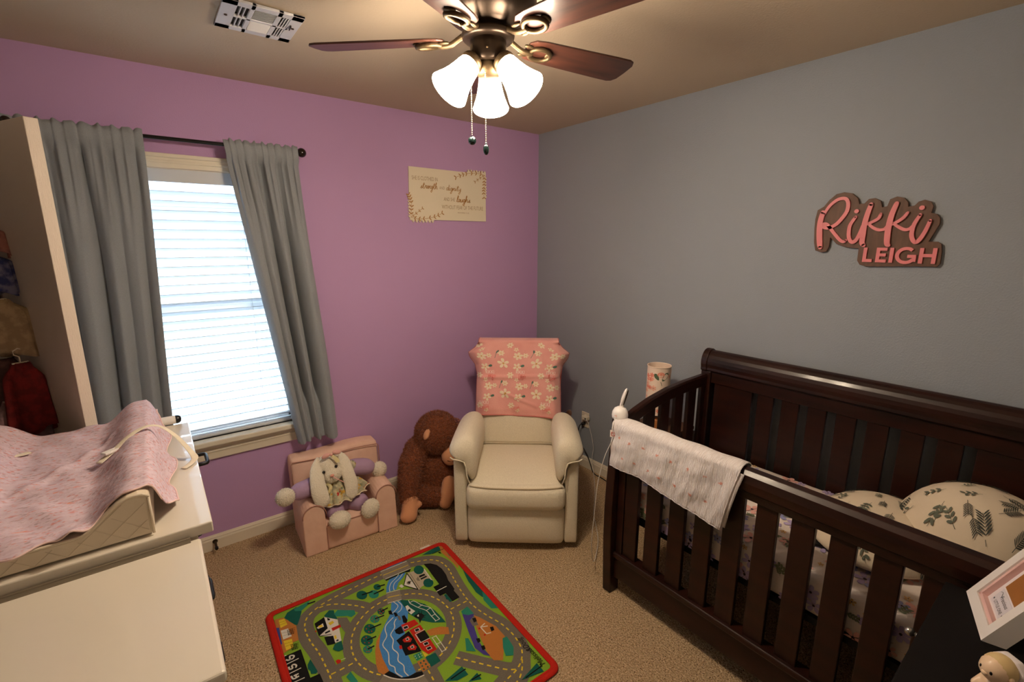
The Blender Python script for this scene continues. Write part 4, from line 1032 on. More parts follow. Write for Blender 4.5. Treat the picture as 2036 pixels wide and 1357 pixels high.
# ---- cabinet with hinged lid on the near side of the dresser
lc = thing('lidded_cabinet', 'white cabinet with a wide hinged lid in front of the changing dresser', 'cabinet', (0, 0, 0))
LX0, LX1, LY0, LY1, LZ = -2.91, -2.408, -2.03, -1.574, .975
bx('lid', (LX0, LY0, LZ - .022), (LX1, LY1 - .008, LZ), white_lac, lc, bevel=.006, seg=3)
hg = MB().cyl((LX0 + .01, LY1 - .002, LZ + .001), (LX1 - .02, LY1 - .002, LZ + .001), .004, n=10)
hg.b2((LX0 + .01, LY1 - .02, LZ - .0005), (LX1 - .02, LY1 - .002, LZ + .0015)).build('piano_hinge', mat('hinge_nickel', (150, 140, 124), .4, metal=.7), lc)
for x in (LX0 + .01, LX1 - .068):
    for y in (LY0 + .01, LY1 - .06): bx('leg', (x, y, 0), (x + .055, y + .05, LZ - .024), white_lac, lc)
bx('side_panel', (LX0 + .012, LY0 + .02, .12), (LX0 + .03, LY1 - .02, LZ - .024), white_lac, lc)
bx('side_panel', (LX1 - .03, LY0 + .05, .12), (LX1 - .016, LY1 - .02, LZ - .024), white_lac, lc)
bx('back_panel', (LX0 + .02, LY1 - .03, .12), (LX1 - .02, LY1 - .015, LZ - .024), white_lac, lc)
bx('bottom_shelf', (LX0 + .02, LY0 + .03, .12), (LX1 - .02, LY1 - .02, .14), white_lac, lc)
bx('front_rail', (LX0 + .06, LY0 + .015, .12), (LX1 - .065, LY0 + .03, .17), white_lac, lc)
MB().ell((LX1 - .066, LY0 + .035, .60), .007).build('magnet_catch', black_plastic, lc, smooth=True)

# ---- contoured changing pad
pd = thing('changing_pad', 'cream quilted contoured changing pad on the white dresser', 'changing pad', (-2.69, -1.165, ZT))
vin = mat('pad_vinyl', (226, 212, 190), .5, bump=(30, .15, .006))
PWd, PLn = .20, .385
def pad_top(x):  # x in -1..1
    a = abs(x); return .045 + .062 * smoothstep((a - .35) / .5)
def pad_ring(y, g=1.0):
    xs = [-1 + 2 * i / 20 for i in range(21)]
    top = [V((x * PWd * g, y, pad_top(x) if abs(x) < 1 else .098)) for x in xs]
    return top + [V((PWd * g, y, .004)), V((-PWd * g, y, .004))]
MB().loft([pad_ring(y, .985 if abs(y) == PLn else 1) for y in (-PLn, -PLn + .01, -.2, 0, .2, PLn - .01, PLn)][::-1]).build('foam_body', vin, pd, bevel=.006, smooth=False)
qs = MB()
for k in range(-4, 9):
    for sg in (-1, 1):
        a = V((-.2 + k * .05, 0)); pts = []
        for t in range(0, 13):
            x = -.2 + k * .05 + sg * t * .01; z = .008 + t * .0085
            if abs(x) < .195 and z < pad_top(x / PWd) - .004: pts.append((x, -PLn - .0008, z))
        if len(pts) > 2: qs.tube(pts, .0005, 4)
qs.build('quilting', mat('quilt_thread', (212, 197, 175), .8), pd)['kind'] = 'stuff'
MB().tube([V((x * PWd, -PLn - .001, pad_top(x) if abs(x) < 1 else .098)) for x in [-1 + 2 * i / 30 for i in range(31)]], .003, 6).build('edge_binding', vin, pd, smooth=True)
MB().tube([(PWd - .002, -PLn - .001, .006), (PWd - .002, -PLn - .001, .095)], .003, 6).build('edge_binding', vin, pd, smooth=True)
# ---- pink printed cover
cvm = mat('cover_pink', (224, 204, 216), .92, var=(60, .42, .60), rgb2=(214, 190, 204), stretch=(.7, 1.3, 1), spots=[(95, .58, .68, (214, 146, 146)), (105, .60, .68, (186, 160, 168)), (60, .66, .74, (228, 146, 122))], bump=(26, .5, .012))
cv = thing('pad_cover', 'pink printed cloth cover draped over the changing pad', 'cloth cover', (-2.69, -1.165, ZT))
def cover(s, t):
    """s: 0 left .. 1 right hem, t: 0 near .. 1 far"""
    u = interp(s, [(0, -1.0), (.72, 1.0), (1, 1.0)])
    yn = interp(u, [(-1, -.398), (.2, -.392), (.55, -.375), (.75, -.352), (1, -.362)])
    y = lerp(yn, PLn + .004, t)
    y += .012 * math.sin(14 * u) * (1 - t) ** 6
    wr = .0035 * math.sin(26 * y + 6 * u) * math.sin(9 * u + 2) + .003 * math.sin(48 * y + 9 * u)
    if s <= .72:
        x = u * (PWd + .004); z = pad_top(u) + .0055 + wr * (1 - .6 * abs(u))
        near = max(0, 1 - t / .08); z -= .002 * near * near * (u < .6)
        if .2 < u < .5: z += .018 * math.exp(-((u - .33) / .08) ** 2) * near
        # raised crease running aslant
        d = (y - (.30 * u + .02)); z += .006 * math.exp(-(d / .02) ** 2) * (u < .55)
    else:
        q = (s - .72) / .28
        ruf = .62 + .28 * math.sin(26 * y + 2.0); r2 = math.sin(61 * y + .4)
        lo = interp(t, [(0, .55), (.12, .97), (.45, .97), (.75, .9), (.9, .5), (1, .35)])
        x = PWd + .004 + q * (.018 + .042 * ruf * interp(t, [(0, .6), (.3, 1), (.7, 1), (1, .2)])) + .002 * r2 * q
        z = .107 - .099 * smoothstep(q) * lo + .006 * r2 * q * (1 - q)
        z = max(z, .006)
        y += .004 * r2 * q
    return V((x, y, z))
MB().grid(cover, 80, 90).build('cover_cloth', cvm, cv, smooth=True, solid=.002)
MB().tube([cover(1, i / 90) + V((0, 0, .001)) for i in range(91)], .0022, 5).build('cover_hem', mat('hem_pink', (236, 206, 204), .9), cv, smooth=True)
MB().tube([cover(i / 80 * .9, 0) for i in range(81)], .0022, 5).build('cover_hem', MATS['hem_pink'], cv, smooth=True)
# ---- safety straps
web = mat('webbing', (236, 226, 206), .8, bump=(400, .4, .002))
def strap(name, label, pts, w_=.0095, buckle=None):
    t = thing(name, label, 'strap', (0, 0, 0))
    MB().tube(spline(pts, 8), w_, 10, flat=.14).build('webbing', web, t, smooth=True)
    if buckle:
        p = V(buckle[0]); a = buckle[1]
        MB().box(p, (.030, .020, .007), None, a).build('buckle', white_plastic, t, bevel=.002)
        for d in (-.006, .006): MB().box(p + V((.012 * math.cos(a) - d * math.sin(a), .012 * math.sin(a) + d * math.cos(a), .001)), (.022, .004, .006), None, a).build('prong', white_plastic, t, bevel=.001)
    return t
strap('safety_strap', 'cream safety strap hanging over the pad side onto the dresser top', [(-2.60, -1.20, 1.072), (-2.565, -1.165, 1.090), (-2.53, -1.14, 1.113), (-2.49, -1.115, 1.124), (-2.455, -1.11, 1.112), (-2.42, -1.122, 1.072), (-2.392, -1.142, 1.022), (-2.386, -1.16, 1.008), (-2.40, -1.19, 1.005), (-2.418, -1.21, 1.004)], buckle=((-2.578, -1.178, 1.090), rad(40)))
strap('safety_strap', 'cream safety strap end lying flat in the middle of the pad', [(-2.905, -.985, 1.118), (-2.87, -.985, 1.104), (-2.825, -.98, 1.072), (-2.79, -.965, 1.062), (-2.77, -.952, 1.060)], w_=.013)
# ---- white roller tube with a black rounded end behind the pad
tr_ = thing('white_tube', 'white tube with rounded black end cap along the dresser back edge', 'tube', (0, 0, 0))
MB().cyl((-2.72, -.752, 1.016), (-2.415, -.757, 1.016), .0155, n=20).build('tube_body', white_plastic, tr_, smooth=False)
MB().lathe([(.0157, 0), (.0157, .004), (.0145, .010), (.010, .0155), (0, .018)], 20, Matrix.Translation((-2.416, -.757, 1.016)) @ Matrix.Rotation(rad(90), 4, 'Y')).build('end_cap', black_plastic, tr_, smooth=True)
MB().b2((-2.70, -.767, .998), (-2.46, -.742, 1.004)).build('tube_foot', white_plastic, tr_)

# ================================================================ clothes on the closet door
dv = V((-.475, .88, 0)).normalized(); nv = V((-.88, -.475, 0)).normalized()
DO = V((-2.663, -.746, 0))
def dpt(a, o, z): return DO + dv * a + nv * o + V((0, 0, z))
hk = thing('door_hanging_rail', 'vertical strap of hooks hung on the closet door', 'hanging rail', (0, 0, 0))
MB().tube([dpt(.40, .006, z) for z in (2.03, 1.6, 1.2, .8, .4)], .012, 8, flat=.2, upv=nv).build('strap', mat('strap_brown', (80, 62, 52), .8), hk)
MB().tube([dpt(.40, -.040, 1.99), dpt(.40, -.040, 2.036), dpt(.40, .006, 2.036), dpt(.40, .006, 1.98)], .006, 8).build('over_door_hook', black_metal, hk)
def garment(label, z, a, o, col_, w_, h_, seed, flare=.2, name='hanging_garment', cat='garment', col2=None, hang=True):
    g = thing(name, label, cat, (0, 0, 0), group='baby clothes hung on the closet door')
    rn = random.Random(seed); ph = rn.uniform(0, 6)
    m = mat('garment_%d' % seed, col_, .9, var=(38, .42, .58), rgb2=col2 or tuple(x * .8 for x in col_), bump=(40, .4, .008))
    c = dpt(a, o, z)
    def P(s, t):
        th = 2 * PI * s; wd = w_ * (.45 + .55 * smoothstep(t / .25)) * (1 + flare * t); dp = .026 * (.6 + .6 * t)
        f = 1 + .16 * math.sin(5 * th + ph) * t + .07 * math.sin(9 * th + 2 * ph)
        return c + nv * (wd * .62 * math.cos(th) * f) + dv * (dp * math.sin(th) * f + .3 * wd * math.cos(th)) + V((0, 0, -h_ * t + .012 * math.sin(3 * th + ph) * t))
    b = MB().grid(P, 36, 14, wrap=True); b.build('fabric', m, g, smooth=True, solid=.002)
    MB().tube([c + nv * x for x in (-w_ * .3, 0, w_ * .3)], .003, 6).build('hanger_bar', trim_m, g)
    if hang:
        hh = [c + V((0, 0, .0)), c + V((0, 0, .02))] + [c + nv * (.014 * math.cos(q) - .0) + V((0, 0, .036 + .014 * math.sin(q))) for q in (-1.5, -.5, .5, 1.6, 2.6, 3.3)]
        MB().tube(hh, .0022, 6).build('hanger_hook', trim_m, g)
    return g
garment('tan pink baby top hung highest on the closet door', 1.72, .30, .055, (166, 112, 100), .085, .10, 21)
garment('navy patterned baby outfit hung on the closet door', 1.625, .29, .06, (52, 62, 112), .09, .13, 22, col2=(120, 120, 150))
garment('beige baby dress hung mid-height on the closet door', 1.475, .26, .065, (182, 160, 124), .10, .19, 23, .3, col2=(160, 138, 106))
garment('dusty mauve baby garment hung low on the closet door', 1.27, .30, .075, (128, 92, 88), .11, .25, 24)
garment('dark red baby garment hung low beside the mauve one', 1.26, .22, .05, (132, 34, 32), .07, .24, 25)
garment('white striped baby garment hung lowest on the closet door', 1.13, .25, .075, (168, 132, 134), .09, .25, 26)
RUG_ROADS=[(70,[155,637,153,585,155,509,154,447,148,356,134,276,130,214,136,167,156,129,191,105,232,89,291,78,381,69,460,62,523,61,595,64,672,62,710,75,762,94,800,126,818,169,821,222,810,291,798,374,792,456,797,530,816,605,838,670,847,738,843,793,829,839,795,877,754,898,710,907,664,920]),
(66,[212,103,248,108,290,132,334,171,366,204,390,239]),
(66,[161,486,199,487,248,486]),
(66,[699,469,785,469]),
(66,[593,707,638,764,678,814,727,872,767,899])]
RUG_DASH=[[155,637,153,585,155,509,154,447,148,356,134,276,130,214,136,167,156,129,191,105,232,89,291,78,381,69,460,62,523,61,595,64,672,62,710,75,762,94,800,126,818,169,821,222,810,291,798,374,792,456,797,530,816,605,838,670,847,738,843,793,829,839,795,877,754,898,710,907,664,920],
[212,103,248,108,290,132,334,171,366,204,390,239],
[161,486,199,487,248,486],
[699,469,785,469],
[593,707,638,764,678,814,727,872,767,899]]
RUG_POLY=[("black",[734,114,765,130,786,160,794,202,791,253,780,295,779,330,776,367,768,374,769,429,729,432,728,368,697,366,699,294,731,293]),
("black",[16,290,92,293,92,453,126,456,128,502,129,548,20,468]),
("bridge",[528,37,671,40,667,105,523,107]),
("bridge",[495,202,559,215,541,280,477,266]),
("blue",[561,20,644,16,649,34,563,33]),
("blue",[556,106,619,113,631,121,605,144,572,166,546,203,499,196,512,161,532,132]),
("black",[527,108,665,108,650,126,629,116,528,118]),
("darkgreen",[533,276,580,317,616,370,636,427,643,483,645,524,596,490,557,445,534,386,515,332]),
("orange",[391,407,360,439,337,486,319,545,313,584,326,608,350,605,357,528,360,474]),
("orange",[553,515,582,518,614,530,641,553,627,589,595,568,556,548]),
("blue",[494,270,531,284,532,327,534,369,515,407,489,436,442,544,433,672,403,673,376,660,350,605,350,537,359,473,385,418,424,373,466,331]),
("black",[326,608,350,605,363,629,376,660,403,673,435,674,454,683,453,700,420,694,378,670,345,640]),
("bridge",[322,612,343,644,376,675,417,700,452,707,455,758,357,718,289,638]),
("black",[444,430,476,424,472,466,452,464,442,449]),
("black",[501,374,513,377,513,411,501,426,491,414]),
("black",[478,334,489,339,489,362,475,363]),
("black",[463,309,475,314,473,345,458,331]),
("road",[485,359,494,369,491,394,481,390]),
("red",[478,420,539,426,544,460,475,463]),
("red",[496,468,547,468,548,626,509,628,495,591]),
("black",[429,485,492,470,495,513,492,597,430,579,433,532]),
("black",[511,507,550,507,550,556,510,556]),
("white",[479,434,500,436,500,455,479,454]),
("black",[481,437,498,439,498,452,481,451]),
("white",[514,477,535,479,535,497,513,495]),
("black",[516,479,532,481,532,494,516,493]),
("white",[514,564,534,567,534,584,513,582]),
("black",[516,567,532,569,532,581,516,580]),
("white",[514,592,534,595,534,612,514,609]),
("black",[516,595,532,597,532,609,516,607]),
("red",[451,498,479,492,486,517,475,529,452,514]),
("white",[464,499,477,500,476,515,463,514]),
("black",[465,502,474,503,474,512,466,511]),
("red",[451,547,479,541,486,566,475,577,452,562]),
("white",[463,548,477,550,476,563,463,562]),
("black",[465,551,474,552,474,561,465,559]),
("red",[427,518,437,520,434,540,423,536]),
("yellow",[494,598,507,628,491,633]),
("teal",[456,596,488,598,484,628,457,628]),
("orange",[456,632,490,639,490,685,455,688]),
("darkgreen",[493,632,535,637,535,685,492,687]),
("darkgreen",[462,643,468,641,469,649,463,651]),
("darkgreen",[476,642,482,640,484,648,477,650]),
("darkgreen",[461,660,467,658,468,665,462,667]),
("darkgreen",[476,660,482,658,484,666,477,668]),
("darkgreen",[460,676,466,674,467,682,461,684]),
("darkgreen",[477,676,483,674,484,682,478,684]),
("pale",[459,602,462,601,463,605,460,607]),
("pale",[472,605,475,604,476,608,472,609]),
("pale",[482,605,485,604,486,608,483,610]),
("pale",[459,614,462,613,463,617,460,618]),
("pale",[471,616,475,615,476,619,472,620]),
("pale",[482,617,485,616,486,620,482,621]),
("white",[537,331,549,330,552,354,562,384,539,391,535,370,533,354]),
("black",[537,357,549,357,546,372,535,370]),
("black",[546,406,565,403,580,412,586,433,563,447,549,461,556,431,546,418]),
("white",[559,411,567,411,562,423,557,420]),
("darkgreen",[449,305,444,312,438,315,430,314,424,308,420,299,420,289,423,280,430,275,437,274,444,277,449,285,451,295]),
("red",[425,297,429,295,430,301,426,303]),
("red",[428,282,432,280,433,286,429,288]),
("red",[439,284,443,282,444,288,440,290]),
("red",[440,299,444,297,445,303,441,305]),
("red",[430,304,434,302,435,308,431,310]),
("teal",[414,332,408,341,400,345,391,343,383,336,378,325,378,313,382,302,389,296,398,294,407,299,413,309,416,321]),
("red",[391,304,395,301,396,307,392,309]),
("red",[403,311,407,309,409,315,405,317]),
("red",[401,329,405,327,406,333,402,335]),
("red",[388,330,392,328,393,333,389,335]),
("red",[384,312,388,310,389,315,385,318]),
("darkgreen",[380,375,373,386,363,390,352,388,343,379,337,366,336,352,341,339,349,331,360,329,371,335,379,347,382,361]),
("red",[348,371,352,369,353,375,350,377]),
("red",[345,349,349,347,350,353,346,355]),
("red",[360,341,364,339,365,345,361,347]),
("red",[369,359,373,357,374,363,370,365]),
("red",[359,376,363,374,364,379,360,381]),
("darkgreen",[350,427,343,438,333,442,322,439,313,431,307,418,306,403,310,391,319,383,330,381,340,387,348,399,352,413]),
("red",[329,393,333,391,334,397,330,399]),
("red",[339,412,343,410,344,415,340,417]),
("red",[329,427,332,426,334,431,330,433]),
("red",[315,416,318,414,319,420,316,422]),
("red",[318,395,322,393,323,399,320,401]),
("teal",[332,470,327,477,319,481,311,479,304,472,299,462,299,452,302,442,308,437,316,436,324,440,330,449,333,460]),
("red",[306,465,310,463,311,468,308,470]),
("red",[305,448,309,447,310,452,307,454]),
("red",[317,445,320,443,322,448,318,450]),
("red",[323,459,326,458,328,463,324,465]),
("red",[314,469,318,468,319,473,315,475]),
("darkgreen",[419,157,412,169,402,174,391,171,382,162,376,149,375,134,380,120,388,111,400,110,410,115,418,127,422,142]),
("teal",[466,184,460,195,450,200,439,197,430,189,425,176,425,162,429,149,438,141,448,139,458,145,466,156,469,170]),
("darkgreen",[491,143,486,151,479,155,471,153,465,147,461,138,461,127,464,118,470,112,478,111,486,115,491,123,493,133]),
("beige",[646,130,677,136,693,138,718,166,722,252,653,260,633,269]),
("green",[723,150,735,149,731,245,716,246]),
("white",[632,132,630,267,586,200]),
("bridge",[621,201,631,195,626,189,619,186,608,187,603,195,606,207,616,211]),
("black",[611,189,619,189,622,199,612,206]),
("black",[675,181,705,183,703,197,672,196]),
("black",[673,203,706,202,705,213,672,214]),
("bridge",[655,194,669,184,665,218,654,210]),
("darkgreen",[715,156,708,166,700,173,690,175,682,172,674,166,670,156,668,144,670,131,675,120,683,112,692,107,702,107,710,112,716,120,719,132,719,144]),
("darkgreen",[712,270,705,279,697,284,688,286,680,283,673,277,668,268,667,257,669,245,674,235,681,227,690,223,699,224,707,228,713,236,716,247,715,259]),
("darkgreen",[715,373,727,372,728,431,716,428,717,411,711,403,715,389]),
("white",[564,191,580,185,585,206,572,210]),
("darkgreen",[759,43,868,19,861,39,884,61,797,65]),
("orange",[867,33,891,19,893,122,887,216,862,252,863,199,859,144,852,87]),
("road",[877,99,892,92,893,117,888,150,872,138]),
("black",[882,98,893,90,893,111,882,114]),
("black",[838,71,850,78,847,96,840,86]),
("darkgreen",[882,259,901,266,894,431,879,508,856,491,848,448,852,413,856,364,866,317]),
("teal",[875,461,896,483,889,597,852,576,851,511]),
("orange",[766,563,780,588,812,672,813,738,739,831,709,809,705,774,721,699,739,626]),
("purple",[727,526,770,557,746,586,728,633,710,691,705,741,709,784,690,763,678,715,699,627]),
("teal",[731,509,769,500,771,554,746,548,727,526]),
("teal",[670,648,681,656,673,731,642,705]),
("teal",[799,742,819,746,811,805,787,837,760,821,772,784]),
("road",[734,578,765,565,753,622,730,613]),
("black",[750,574,765,579,759,600,744,599]),
("black",[706,677,720,683,715,701,701,701]),
("black",[703,720,717,726,712,744,698,743]),
("black",[787,661,801,667,795,686,780,685]),
("red",[745,634,754,638,747,647,741,644]),
("red",[744,679,752,678,751,687,742,687]),
("darkgreen",[505,774,591,757,593,803,546,800]),
("darkgreen",[577,830,625,817,625,850]),
("darkgreen",[746,944,841,921,840,966]),
("darkgreen",[218,167,245,147,263,160,259,184,262,222,223,197]),
("teal",[257,183,277,168,339,215,336,241,315,247,303,230,262,204]),
("road",[264,214,298,237,301,280,268,326,258,245]),
("white",[216,175,261,225,241,350,218,347,207,297,173,271]),
("black",[172,188,216,175,212,249,170,271]),
("white",[173,218,202,208,201,230,178,228]),
("yellow",[181,213,196,212,198,228,182,225]),
("black",[187,289,220,303,216,349,186,340]),
("black",[195,265,216,264,216,274,196,274]),
("red",[225,258,262,260,261,276,225,277]),
("yellow",[221,221,241,219,244,234,225,239]),
("yellow",[222,308,230,305,229,326,220,327]),
("black",[226,187,235,202,231,209,223,204]),
("black",[223,335,232,334,232,343,223,343]),
("darkgreen",[199,372,212,352,241,350,235,399,216,398,205,384]),
("red",[192,436,203,434,211,446,207,456,194,455]),
("red",[163,231,169,231,168,241,163,239]),
("darkgreen",[87,50,128,38,142,81,126,118,109,151,87,133,82,98,67,79]),
("teal",[116,44,165,38,189,31,172,57,141,76,118,61]),
("orange",[34,60,67,70,104,153,95,240,73,239,68,266,29,274,29,111]),
("blue2",[20,113,41,120,35,221,16,220]),
("yellow",[47,75,70,79,74,123,46,126]),
("white",[43,142,72,148,76,202,43,199]),
("yellow",[42,208,73,216,71,264,42,265]),
("darkgreen",[97,388,112,367,122,443,114,449,98,439,99,423,93,409]),
("teal",[205,533,226,519,236,579,216,580])]
RUG_LINE=[("yellow",5,[531,72,663,75]),
("white",5,[530,38,670,42]),
("white",4,[530,103,665,106]),
("yellow",5,[493,231,544,248]),
("white",4,[497,199,559,215]),
("white",4,[479,265,539,281]),
("white",4,[598,111,573,130,542,148,523,174,515,200]),
("white",4,[615,119,588,141,556,158,540,182,535,204]),
("white",5,[467,360,426,382,411,406,404,442,374,474,378,525,362,577,373,603,368,629,381,662]),
("white",5,[474,376,458,392,449,418,421,444,419,478,401,514,409,552,396,584,405,617,397,645,402,671]),
("white",4,[502,269,511,306,495,324,472,335]),
("white",4,[521,280,526,316,512,339,494,346]),
("white",6,[325,610,345,641,377,672,418,697,453,704]),
("white",4,[507,504,507,557]),
("white",4,[507,557,550,559]),
("white",4,[510,504,551,504]),
("white",4,[564,323,583,325,601,368,626,407,627,452,631,491]),
("white",4,[562,328,581,372,604,412,608,452,612,491]),
("white",4,[564,305,562,328]),
("white",4,[581,372,606,369]),
("white",4,[604,412,627,408]),
("white",4,[608,455,630,454]),
("white",4,[608,491,631,491]),
("white",4,[558,562,558,604,559,653]),
("white",4,[575,562,576,605,576,653]),
("white",4,[554,564,578,564]),
("white",4,[555,604,579,605]),
("white",4,[555,650,579,650]),
("black",3,[570,407,575,394]),
("black",3,[579,414,586,401]),
("black",3,[582,433,593,433]),
("black",3,[575,439,583,445]),
("black",9,[435,295,468,292]),
("black",5,[435,295,452,293]),
("black",9,[397,320,438,325]),
("black",5,[397,320,417,323]),
("black",9,[359,360,409,364]),
("black",5,[359,360,384,362]),
("black",9,[329,412,368,416]),
("black",5,[329,412,348,414]),
("black",9,[316,458,344,458]),
("black",5,[316,458,330,458]),
("black",10,[398,142,448,150]),
("black",10,[446,170,498,168]),
("black",10,[477,133,513,140]),
("white",6,[718,151,713,246]),
("black",5,[632,129,586,200]),
("black",5,[586,200,632,268]),
("black",5,[630,267,634,170]),
("black",5,[634,170,632,129]),
("beige",9,[641,128,636,271]),
("black",2,[646,142,640,264]),
("white",5,[698,331,753,329]),
("black",5,[806,67,891,67]),
("white",6,[754,638,756,683]),
("white",6,[754,638,783,651]),
("white",6,[754,638,781,631]),
("white",6,[756,683,775,689]),
("black",7,[528,781,597,776]),
("black",7,[592,831,633,832]),
("black",6,[765,946,851,943]),
("black",4,[172,272,216,292]),
("pale",4,[211,445,229,447]),
("black",10,[174,49,208,53]),
("black",9,[27,59,26,115]),
("black",9,[22,225,23,284]),
("black",1.5,[46,92,71,95]),
("black",1.5,[46,108,72,109]),
("black",1.5,[44,160,75,169]),
("black",1.5,[44,179,76,186]),
("black",1.5,[42,226,72,233]),
("black",1.5,[43,243,72,247]),
("black",2.5,[68,156,66,191]),
("black",2.5,[74,157,72,192]),
("black",2.5,[80,158,78,193]),
("black",2.5,[86,159,84,194]),
("black",2.5,[65,156,97,162]),
("black",2.5,[65,166,95,172]),
("black",2.5,[64,176,93,181]),
("black",2.5,[63,186,91,190]),
("black",2.5,[64,248,63,280]),
("black",2.5,[70,249,68,281]),
("black",2.5,[76,250,74,283]),
("black",2.5,[82,251,80,284]),
("black",2.5,[62,248,92,255]),
("black",2.5,[61,257,90,263]),
("black",2.5,[61,267,88,272]),
("black",2.5,[60,276,87,280]),
("white",5,[17,337,75,336]),
("white",5,[15,388,73,388]),
("white",5,[31,438,74,441]),
("white",5,[16,290,37,291]),
("white",8,[32,312,38,320,54,323,62,314,57,306,48,304,46,317,49,325]),
("white",8,[34,354,35,368,45,370,45,356,54,355,60,366,55,374]),
("white",8,[33,403,38,422,58,421]),
("white",8,[41,409,59,409]),
("white",8,[47,405,49,421])]
NAME_STROKES=[(17,[(-199, 90), (-204, 48), (-202, 3), (-196, -42), (-191, -64)]),
(11,[(-193, 81), (-176, 114), (-151, 138), (-128, 144), (-113, 137), (-106, 117), (-108, 88), (-123, 59), (-141, 36), (-164, 23), (-183, 23), (-192, 32), (-186, 39), (-171, 32), (-150, 6), (-121, -28), (-105, -38), (-96, -32)]),
(11,[(-72, 65), (-88, 31), (-89, -2), (-83, -28), (-70, -40), (-57, -28), (-47, 4), (-42, 30)]),
(15,[(-24, 114), (-32, 74), (-37, 30), (-37, -9), (-36, -41), (-29, -53)]),
(9,[(-34, 30), (-6, 45), (9, 57), (14, 74)]),
(9,[(-24, 36), (-5, 19), (15, 10), (33, 12), (42, 25)]),
(15,[(61, 113), (51, 71), (47, 28), (47, -10), (50, -44), (56, -52)]),
(9,[(52, 28), (75, 42), (91, 57), (101, 75)]),
(9,[(58, 37), (78, 21), (100, 9), (115, 12), (123, 23)]),
(11,[(141, 65), (127, 29), (124, -5), (130, -29), (141, -40), (152, -29), (164, 1), (174, 42)])]
NAME_DOTS= [(-72, 88), (142, 91)]
NAME_BACK= [(-227, 21), (-228, 62), (-223, 100), (-200, 114), (-182, 141), (-158, 164), (-129, 170), (-99, 163), (-76, 141), (-68, 118), (-51, 118), (-37, 136), (-16, 138), (5, 126), (13, 100), (29, 103), (35, 130), (57, 139), (80, 133), (95, 114), (98, 97), (117, 101), (127, 115), (145, 121), (165, 113), (174, 95), (171, 71), (188, 66), (200, 50), (202, 29), (179, -37), (205, -38), (218, -47), (223, -76), (224, -121), (216, -133), (183, -133), (85, -137), (-9, -141), (-35, -134), (-46, -117), (-47, -66), (-70, -65), (-93, -62), (-131, -48), (-159, -20), (-159, -59), (-167, -81), (-185, -85), (-212, -77), (-221, -42)]
# ================================================================ printed play rug
rug = thing('play_rug', 'bright green road-map play rug with red border on the carpet', 'rug', (-2.21, -.70, 0), rad(-1.5))
RW, RH = .908, 1.0
RC = dict(road=(112, 104, 92), yellow=(226, 196, 52), black=(22, 21, 22), bridge=(134, 124, 108), white=(220, 214, 202), blue=(70, 134, 196), orange=(186, 118, 56), darkgreen=(24, 88, 76), teal=(44, 128, 106), red=(190, 40, 28), beige=(186, 172, 146), purple=(72, 62, 134), pale=(206, 214, 170), green=(132, 170, 50), blue2=(62, 74, 140))
RM = {k: mat('rug_' + k, v, .95, var=(500, .35, .65), rgb2=tuple(int(x * .86) for x in v), bump=(700, .5, .002), spec=.1) for k, v in RC.items()}
def rrect(x0, y0, x1, y1, r, n=6):
    out = []
    for cx, cy, a0 in ((x1 - r, y1 - r, 0), (x0 + r, y1 - r, 90), (x0 + r, y0 + r, 180), (x1 - r, y0 + r, 270)):
        out += [(cx + r * math.cos(rad(a0 + 90 * i / n)), cy + r * math.sin(rad(a0 + 90 * i / n))) for i in range(n + 1)]
    return out
MB().prism([(x, -y) for x, y in rrect(.012, .012, RW - .012, RH - .012, .03)], .008).build('pile', RM['green'], rug)
MB().tube([V((x, -y, .007)) for x, y in rrect(.012, .012, RW - .012, RH - .012, .03, 8)], .013, 10, flat=.55, loop=True).build('red_binding', RM['red'], rug, smooth=True)
MB().tube([V((x, -y, .0105)) for x, y in rrect(.024, .024, RW - .024, RH - .024, .022, 8)], .006, 8, flat=.4, loop=True).build('inner_binding', RM['red'], rug, smooth=True)
def pairs(a): return [(a[i] / 1000, -a[i + 1] / 1000) for i in range(0, len(a), 2)]
def inside(p): return .022 < p[0] < RW - .022 and .022 < -p[1] < RH - .022
def smooth2(pts, n=5): return [(p.x, p.y) for p in spline([(x, y, 0) for x, y in pts], n)]
LZ0 = .0084
b = MB()
for i, (wd, a) in enumerate(RUG_ROADS):
    vs, fs = stroke2d(smooth2(pairs(a)), wd / 1000, None, LZ0 + .00003 * i); b.add(vs, fs)
CC = (.476, -.455); CR = .217
ringp = lambda r, n=64: [(CC[0] + r * math.cos(2 * PI * i / n), CC[1] + r * math.sin(2 * PI * i / n)) for i in range(n + 1)]
vs, fs = stroke2d(ringp(CR), .068, None, LZ0 + .0003); b.add(vs, fs)
extra = [[(.14, -.80), (.17, -.90), (.28, -.955), (.42, -.955)], [(.42, -.955), (.62, -.955), (.75, -.93), (.82, -.85)], [(.476, -.66), (.47, -.78), (.44, -.95)]]
for i, e in enumerate(extra):
    vs, fs = stroke2d(smooth2(e), .068, None, LZ0 - .00004 * (i + 1)); b.add(vs, fs)
b.build('road_print', RM['road'], rug)
